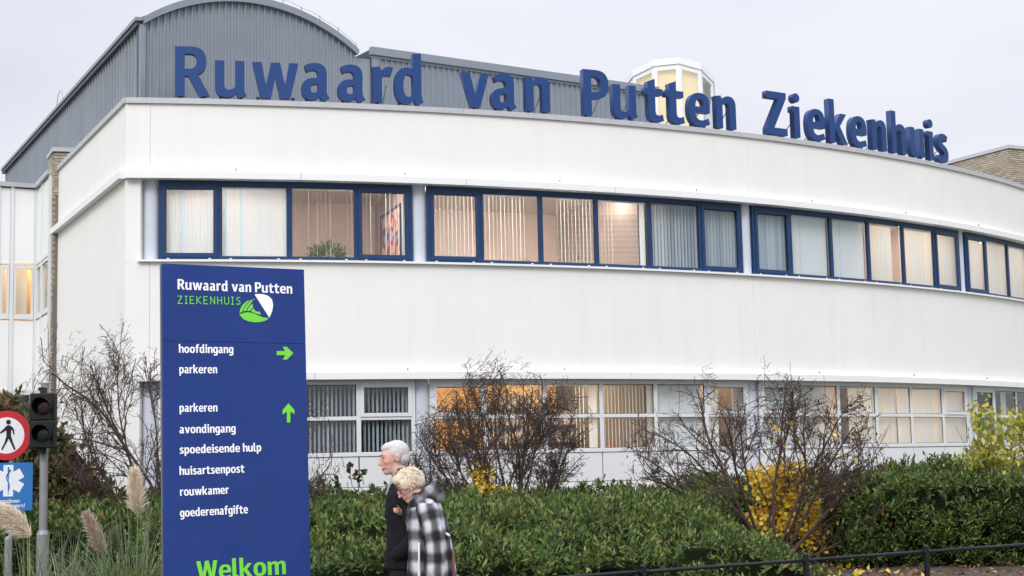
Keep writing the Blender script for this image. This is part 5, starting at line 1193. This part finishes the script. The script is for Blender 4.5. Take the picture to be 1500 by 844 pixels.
def head(mb, C0, tilt, f=1.0, male=True):
    # C0: centre of the skull, tilt: nose down angle, facing -X with a slight turn towards the camera
    R_ = Matrix.Rotation(rr(14), 3, 'Z') @ Matrix.Rotation(-tilt, 3, 'Y')
    def E(x, y, z, rx, ry, rz, rot=0):
        mb.ellip(Vector(C0)+R_ @ Vector((x*f, y*f, z*f)), (rx*f, ry*f, rz*f), 20, 14, R_ @ Matrix.Rotation(rot, 3, 'Y'))
    E(.012, 0, .030, .098, .076, .088)          # cranium
    E(-.030, 0, .010, .064, .068, .090)         # forehead and face front
    E(-.042, 0, -.045, .046, .055, .060)        # cheeks and muzzle
    E(-.062, 0, -.092, .028, .034, .022)        # chin
    E(-.020, 0, -.078, .058, .050, .030, rr(-14))   # jaw
    E(-.082, 0, .030, .016, .050, .010)         # brow
    E(-.096, 0, -.018, .014, .011, .030, rr(-22))   # nose bridge
    E(-.108, 0, -.034, .014, .015, .012)        # nose tip
    E(-.088, 0, -.062, .012, .026, .007)        # upper lip
    E(-.084, 0, -.074, .012, .023, .007)        # lower lip
    for s in (-1, 1):
        E(-.058, s*.040, -.020, .024, .022, .022); E(.012, s*.078, -.005, .018, .009, .032, rr(12)); E(.010, s*.084, .012, .014, .007, .016)
    return R_
def skin_tone(C0, R_, f, base, lip=(.50, .16, .13)):
    def t_(co):
        d = (co-np.array(C0, np.float32)) @ np.array(R_, np.float32) / f; c = np.tile(np.array(base, np.float32), (len(co), 1))
        nz_ = np.array([noise.noise((v[0]*26, v[1]*26, v[2]*26)) for v in d])*.10; c *= (1+nz_)[:, None]
        ch = np.exp(-((d[:, 0]+.07)**2+(d[:, 2]+.03)**2)/.0011); c[:, 0] += ch*.06; c[:, 1] -= ch*.05; c[:, 2] -= ch*.04
        l_ = (np.abs(d[:, 2]+.069) < .009) & (d[:, 0] < -.082); c[l_] = lip
        mo = (np.abs(d[:, 2]+.0685) < .0025) & (d[:, 0] < -.07); c[mo] = (.16, .05, .04)
        return np.clip(c, 0, 1)
    return t_
def eyes(root, C0, R_, f, brow, bm):
    for s in (-1, 1):
        mb = MB(); mb.ellip(Vector(C0)+R_ @ Vector((-.079*f, s*.030*f, .008*f)), (.008*f, .013*f, .0055*f), 10, 6, R_); mb.build('eye', M['eye'], root, smooth=True)
        mb = MB(); mb.tube([Vector(C0)+R_ @ (Vector(q)*f) for q in ((-.094, s*.012, .031), (-.094, s*.030, .037), (-.082, s*.048, .032))], [.0045, .006, .003], 6); mb.build('eyebrow', bm, root, smooth=True)
def limb(mb, pts, rad, k=14):
    mb.tube(pts, rad, k); 
    for q, r in ((pts[0], rad[0]), (pts[-1], rad[-1])): mb.ellip(q, (r, r, r), 12, 8)
def curve_pts(P, n=10):
    P = [Vector(p) for p in P]; o_ = []
    Q = [P[0]*2-P[1]]+P+[P[-1]*2-P[-2]]
    for i in range(1, len(Q)-2):
        for k in range(n):
            t = k/n; p0, p1, p2, p3 = Q[i-1:i+3]; o_.append(.5*((2*p1)+(-p0+p2)*t+(2*p0-5*p1+4*p2-p3)*t*t+(-p0+3*p1-3*p2+p3)*t**3))
    o_.append(P[-1]); return o_
def lerp_r(R_, n): return list(np.interp(np.linspace(0, len(R_)-1, n), range(len(R_)), R_))
def arm(mb, P, R_): q = curve_pts(P, 8); limb(mb, q, lerp_r(R_, len(q)))
def hand(mb, wrist, palm_dir, side_dir, curl, f=1.0):
    # palm_dir: wrist to knuckles, side_dir: towards the thumb; fingers bend by curl
    w = Vector(wrist); a = Vector(palm_dir).normalized(); s = Vector(side_dir); s = (s-a*s.dot(a)).normalized(); n = a.cross(s)
    rot = Matrix((a, s, n)).transposed(); mb.ellip(w+a*.045*f, (.052*f, .040*f, .017*f), 14, 9, rot)
    for k, (sy, L_, c_) in enumerate(((.030, .068, .9), (.010, .076, 1.), (-.010, .070, 1.05), (-.029, .056, 1.15))):
        p = w+a*.082*f+s*sy*f; d = a.copy(); pts = [w+a*.05*f+s*sy*.8*f, p]
        for j, fr_ in enumerate((.45, .32, .23)):
            d = (Matrix.Rotation(curl*c_*(.8+.25*j), 3, s) @ d).normalized(); p = p+d*L_*fr_*f; pts.append(p.copy())
        limb(mb, pts, [.0095*f, .0092*f, .0085*f, .0078*f, .0068*f], 8)
    d = (a*.6+s*.8).normalized(); p0 = w+a*.018*f+s*.026*f; p1 = p0+d*.036*f; d2 = (a*.9+s*.25+n*.2).normalized(); limb(mb, [p0, p1, p1+d2*.028*f, p1+d2*.050*f], [.013*f, .0105*f, .0095*f, .0075*f], 8)
# --- man
mo_ = Vector(at(600, 760, 11.2)); mo_.z = 0.012
MAN = empty('person', mo_, 'grey haired man in black coat and dark trousers walking left, hands in pockets', 'person')
def m(x, y, z): return mo_+Vector((x, y, z))
hc = m(-.103, 0, 1.672)
mb = MB(); RM = head(mb, hc, rr(6), 1.0)
limb(mb, [m(-.02, 0, 1.44), m(-.055, 0, 1.55), hc+Vector((.0, 0, -.05))], [.075, .060, .056])
mb.loft([tuple(m(0, 0, z))[:2]+(m(0, 0, z).z, rx, ry) for z, rx, ry in ((.86, .11, .15), (1.0, .11, .15), (1.15, .10, .14), (1.3, .115, .17), (1.42, .11, .19), (1.48, .07, .12))], 20)
for s, fx in ((-1, -.22), (1, .20)):
    arm(mb, [m(.0, s*.19, 1.42), m(.05, s*.255, 1.14), m(.0, s*.24, 1.06)], [.05, .042, .03])
    limb(mb, [m(0, s*.09, .92), m(fx*.35-.03, s*.09, .50), m(fx*.8, s*.09, .09)], [.085, .055, .04]); mb.ellip(m(fx*.8-.06, s*.09, .045), (.12, .04, .035))
remesh(mb, 'body', M['skin'], MAN, .0075, 2, tone=skin_tone(hc, RM, 1., (.62, .37, .30)))
eyes(MAN, hc, RM, 1., None, M['greyhair'])
mb = MB(); E = lambda x, y, z, a, b, c, r_=0: mb.ellip(hc+RM @ Vector((x, y, z)), (a, b, c), 24, 16, RM @ Matrix.Rotation(r_, 3, 'Y'))
E(.022, 0, .044, .092, .078, .080); E(-.026, 0, .080, .062, .060, .034, rr(-12)); E(.052, 0, -.005, .057, .068, .060); E(.004, .060, .032, .045, .020, .034); E(.004, -.060, .032, .045, .020, .034)
remesh(mb, 'hair', M['greyhair'], MAN, .006, 1, rough=(.003, 70, .5))
mb = MB(); c0 = m(0, 0, 0)
mb.loft([(c0.x+cx_, c0.y, c0.z+z, rx, ry) for z, cx_, rx, ry in ((.90, .005, .185, .235), (.93, .005, .187, .238), (1.05, .005, .178, .232), (1.2, .0, .165, .222), (1.33, -.005, .16, .225), (1.42, -.005, .15, .215), (1.475, -.012, .125, .165), (1.515, -.015, .10, .11), (1.56, -.02, .088, .088), (1.60, -.015, .082, .078))], 32)
for s in (-1, 1): arm(mb, [m(.01, s*.19, 1.43), m(.035, s*.265, 1.28), m(.055, s*.275, 1.13), m(.0, s*.265, 1.05), m(-.07, s*.225, 1.01)], [.075, .068, .062, .056, .045])
for q, r_ in ((m(-.125, -.02, 1.40), .0), ): pass
for s in (-1, 1):       # lapels and collar roll
    arm(mb, [m(.06, s*.06, 1.575), m(-.03, s*.085, 1.55), m(-.105, s*.055, 1.47), m(-.155, s*.02, 1.36), m(-.175, s*.01, 1.25)], [.020, .024, .022, .014, .008])
remesh(mb, 'coat', M['coatblack'], MAN, .009, 2, rough=(.010, 9, .6))
mb = MB(); arm(mb, [m(-.085, -.045, 1.545), m(-.125, -.035, 1.49), m(-.155, -.02, 1.42)], [.018, .018, .012]); arm(mb, [m(-.085, .045, 1.545), m(-.125, .035, 1.49), m(-.155, .02, 1.42)], [.018, .018, .012]); mb.ellip(m(-.06, 0, 1.54), (.062, .062, .03))
remesh(mb, 'shirt_collar', M['shirt'], MAN, .006, 2)
mb = MB()
for s, fx in ((-1, -.22), (1, .20)): limb(mb, [m(0, s*.09, .95), m(fx*.4-.03, s*.09, .50), m(fx*.8, s*.09, .10)], [.125, .092, .075])
remesh(mb, 'trousers', M['trousers'], MAN, .01, 2, rough=(.008, 9, .5))
for s, fx in ((-1, -.22), (1, .20)):
    mb = MB(); mb.ellip(m(fx*.8-.05, s*.09, .045), (.15, .052, .045)); mb.box(m(fx*.8-.17, 0, 0).x, m(fx*.8+.09, 0, 0).x, m(0, s*.09-.04, 0).y, m(0, s*.09+.04, 0).y, .012, .04); remesh(mb, 'shoe', M['shoe'], MAN, .008, 1)
# --- woman
wo = Vector(at(629, 760, 10.86)); wo.z = .012
WOM = empty('person', wo, 'woman with short blonde hair, glasses and black and white checked coat holding his arm', 'person')
def w(x, y, z): return wo+Vector((x, y, z))
wc = w(-.130, 0, 1.482); wf = .93; tl = rr(30)
mb = MB(); RW_ = head(mb, wc, tl, wf, False)
limb(mb, [w(-.02, 0, 1.32), w(-.07, 0, 1.40), wc+Vector((.015, 0, -.035))], [.065, .055, .052])
mb.loft([(wo.x+cx_, wo.y, wo.z+z, rx, ry) for z, cx_, rx, ry in ((.75, .0, .11, .15), (.9, 0, .12, .16), (1.05, 0, .10, .13), (1.2, -.01, .11, .15), (1.32, -.02, .09, .15), (1.37, -.03, .06, .1))], 20)
hL = w(.050, -.235, .905); hR = Vector(at(586, 750, 10.97))
arm(mb, [w(-.0, -.16, 1.31), w(.04, -.20, 1.09), hL], [.045, .038, .024]); hand(mb, hL, (.0, .05, -1), (-1, 0, 0), .35, .92)
arm(mb, [w(-.01, .15, 1.31), w(.03, .20, 1.14), hR+Vector((.03, .06, -.02)), hR], [.045, .038, .028, .022]); hand(mb, hR, (-.15, -.65, .15), (-.1, 0, 1), -.55, .56)
for s, fx in ((-1, .16), (1, -.16)): limb(mb, [w(0, s*.08, .85), w(fx*.4-.02, s*.08, .45), w(fx*.9, s*.08, .09)], [.08, .05, .034]); mb.ellip(w(fx*.9-.05, s*.08, .04), (.11, .035, .03))
remesh(mb, 'body', M['skin'], WOM, .0062, 1, tone=skin_tone(wc, RW_, wf, (.62, .38, .30)))
eyes(WOM, wc, RW_, wf, None, M['leather'])
# spectacles
mb = MB(); g_ = lambda x, y, z: wc+RW_ @ (Vector((x, y, z))*wf)
for s in (-1, 1):
    c_ = (-.100, s*.033, .002); mb.tube([g_(c_[0]+.006*abs(math.cos(a)), c_[1]+.026*math.cos(a), c_[2]+.019*math.sin(a)) for a in np.linspace(0, 2*math.pi, 20)], .0022, 6)
    mb.tube([g_(-.095, s*.059, .008), g_(-.06, s*.074, .010), g_(.005, s*.082, .008)], .0022, 6)
mb.tube([g_(-.104, -.008, .006), g_(-.108, 0, .009), g_(-.104, .008, .006)], .002, 6); mb.build('spectacles', M['spectacle'], WOM, smooth=True)
# tousled hair: a soft cap with many short curved locks
mb = MB(); E = lambda x, y, z, a, b, c, r_=0: mb.ellip(wc+RW_ @ (Vector((x, y, z))*wf), (a*wf, b*wf, c*wf), 20, 14, RW_ @ Matrix.Rotation(r_, 3, 'Y'))
E(.014, 0, .040, .100, .086, .086); E(.05, 0, .0, .07, .080, .070); E(-.045, 0, .078, .06, .070, .040); E(-.03, -.070, .03, .05, .022, .045); E(-.03, .070, .03, .05, .022, .045)
cap = remesh(mb, 'hair', M['blonde'], WOM, .007, 1, rough=(.004, 34, 1))
V, Q = [], []
for k in range(2300):
    d = rng.normal(size=3); d /= np.linalg.norm(d)
    if d[0] < -.62 and d[2] < .62: continue
    if d[2] < -.55: continue
    c_ = Vector((.012, 0, .035)) + Vector((d[0]*.099, d[1]*.085, d[2]*.089)); dr = Vector((-.45 if d[0] < .25 else .35, d[1]*.5, -.55))+Vector(rng.normal(size=3)*.50); dr -= Vector(d)*(dr.dot(Vector(d))-.22); dr.normalize(); l_ = random.uniform(.022, .040); s = dr.cross(Vector(rng.normal(size=3))).normalized(); bend = Vector(rng.normal(size=3))*.5; i = len(V); p = c_.copy()
    for j in range(5):
        ww = .0036*(1-j/4.6)+.0006; V += [tuple(g_(*(p-s*ww))), tuple(g_(*(p+s*ww)))]; p = p+dr*l_/4; dr = (dr+bend*.25-Vector((0, 0, .16))).normalized()
    Q += [(i+2*j, i+2*j+1, i+2*j+3, i+2*j+2) for j in range(4)]
tag(link_mesh('locks', np_mesh('locks', np.array(V)-np.array(wo), Q, [M['blonde']]), WOM), kind='stuff')
# checked coat
armL = [w(.0, -.165, 1.325), w(.035, -.215, 1.20), w(.052, -.235, 1.06), w(.052, -.24, .925)]
mb = MB()
mb.loft([(wo.x+cx_, wo.y, wo.z+z, rx, ry) for z, cx_, rx, ry in ((.42, .03, .225, .25), (.45, .03, .225, .25), (.7, .022, .195, .235), (.9, .012, .170, .222), (1.05, .005, .150, .205), (1.2, -.008, .138, .195), (1.30, -.02, .125, .185), (1.355, -.03, .10, .15), (1.40, -.045, .08, .09), (1.43, -.055, .07, .075))], 32)
arm(mb, armL, [.072, .064, .060, .062]); arm(mb, [w(-.0, .155, 1.325), w(.03, .20, 1.18), w(.0, .20, 1.12), hR+Vector((.06, .05, -.03))], [.07, .062, .055, .045])
def stripe(t, per=.172): 
    x = (t/per) % 1.0; return np.clip((.5+.5*np.cos(2*np.pi*x))*1.5-.28, 0, 1)
def plaid(co):
    d = co-np.array(wo, np.float32); u = d[:, 0]*1.28+d[:, 1]*.35; v = d[:, 2].copy(); a = np.array([tuple(q-wo) for q in armL]); best = np.full(len(co), 9.); vv = v.copy(); uu = u.copy(); s0 = 0
    for p0_, p1_ in zip(a[:-1], a[1:]):
        ax = p1_-p0_; L_ = np.linalg.norm(ax); t = np.clip(((d-p0_)@ax)/L_**2, 0, 1); dist = np.linalg.norm(d-(p0_+t[:, None]*ax), axis=1); k = dist < best; best[k] = dist[k]; vv[k] = 1.325-(s0+t[k]*L_)+.03; q = d-(p0_+t[:, None]*ax); uu[k] = q[k, 0]*1.25+.115; s0 += L_
    sl = (best < .083) & (d[:, 1] < -.12) & (v < 1.36); u = np.where(sl, uu, u); v = np.where(sl, vv, v)
    nn_ = np.array([noise.noise((x[0]*22, x[1]*22, x[2]*22)) for x in d])*.05
    val = (stripe(u+.05+nn_*.25, .122)*.55+.45*stripe(u+.05, .122)*0+.45*stripe(v+.035+nn_*.25, .139)); both = stripe(u+.05, .122)*stripe(v+.035, .139)
    val = .018+.30*val**1.7+.27*both+nn_*.16
    seam_ = sl & (np.abs(best-.078) < .004); val = np.where(seam_, val*.45, val)
    return np.clip(np.stack([val*.98, val*.985, val*1.06], 1), .006, .8)
remesh(mb, 'coat', M['plaid'], WOM, .0085, 2, tone=plaid, rough=(.009, 10, .5))
mb = MB()       # wide draped hood collar
arm(mb, [w(-.105, -.07, 1.335), w(-.075, -.125, 1.37), w(.0, -.125, 1.39), w(.05, -.06, 1.41), w(.055, .05, 1.41), w(.0, .12, 1.39), w(-.08, .11, 1.37), w(-.11, .06, 1.33)], [.034, .043, .048, .052, .052, .048, .043, .034])
arm(mb, [w(-.13, -.035, 1.26), w(-.095, -.10, 1.36), w(-.02, -.11, 1.425), w(.025, -.05, 1.455), w(.025, .05, 1.455), w(-.02, .105, 1.42)], [.026, .030, .033, .036, .034, .03])
arm(mb, [w(-.135, -.03, 1.18), w(-.125, -.05, 1.28), w(-.10, -.07, 1.35)], [.022, .034, .036]); mb.ellip(w(.02, 0, 1.42), (.085, .10, .045))
def plaid2(co):
    d = co-np.array(wo, np.float32); u = d[:, 0]*.8+d[:, 2]*.9; v = d[:, 2]*.7-d[:, 0]*1.0; val = .5*stripe(u, .12)+.5*stripe(v+.03, .13); val = .02+.26*val**2.0; return np.stack([val, val, val*1.08], 1)
remesh(mb, 'hood', M['plaid'], WOM, .0075, 1, tone=plaid2, rough=(.010, 17, .7))
mb = MB(); arm(mb, [w(-.080, -.085, 1.385), w(-.105, -.065, 1.33)], [.014, .012]); remesh(mb, 'blouse_collar', M['lapel'], WOM, .006, 1)
mb = MB(); 
for (z0_, z1_) in ((.50, 1.10),):
    mb.loft([(wo.x-.060-.015*(1.10-z), wo.y-.222+.02*(z-.5), wo.z+z, .006+.014*(1.12-z), .010) for z in np.linspace(z0_, z1_, 9)], 12)
mb.build('open_coat_lining', M['lapel'], WOM, smooth=True)
mb = MB(); mb.ellip(w(.128, -.12, 1.145), (.022, .03, .010), 12, 8, Matrix.Rotation(rr(35), 3, 'Y')); mb.build('half_belt', M['lapel'], WOM, smooth=True)
mb = MB()
for s, fx in ((-1, .16), (1, -.16)): limb(mb, [w(0, s*.08, .85), w(fx*.4-.02, s*.08, .45), w(fx*.9, s*.08, .09)], [.11, .075, .06])
remesh(mb, 'trousers', M['trousers'], WOM, .01, 2)
for s, fx in ((-1, .16), (1, -.16)): mb = MB(); mb.ellip(w(fx*.9-.045, s*.08, .04), (.13, .045, .04)); remesh(mb, 'shoe', M['shoe'], WOM, .008, 1)
# her brown handbag, hanging behind
bg_ = w(.165, -.06, .62); BG = empty('handbag', bg_, 'brown leather handbag hanging at the back of the checked coat', 'bag')
mb = MB(); mb.loft([(bg_.x, bg_.y, bg_.z+z, rx, ry) for z, rx, ry in ((0, .05, .13), (.03, .062, .15), (.2, .055, .145), (.25, .03, .12))], 24); remesh(mb, 'bag_body', M['leather'], BG, .007, 2)
mb = MB(); q = curve_pts([bg_+Vector((0, -.11, .23)), bg_+Vector((.0, -.08, .36)), bg_+Vector((-.01, .0, .42)), bg_+Vector((0, .08, .36)), bg_+Vector((0, .11, .23))], 6); mb.tube(q, .009, 8); mb.build('bag_handle', M['leather'], BG, smooth=True)
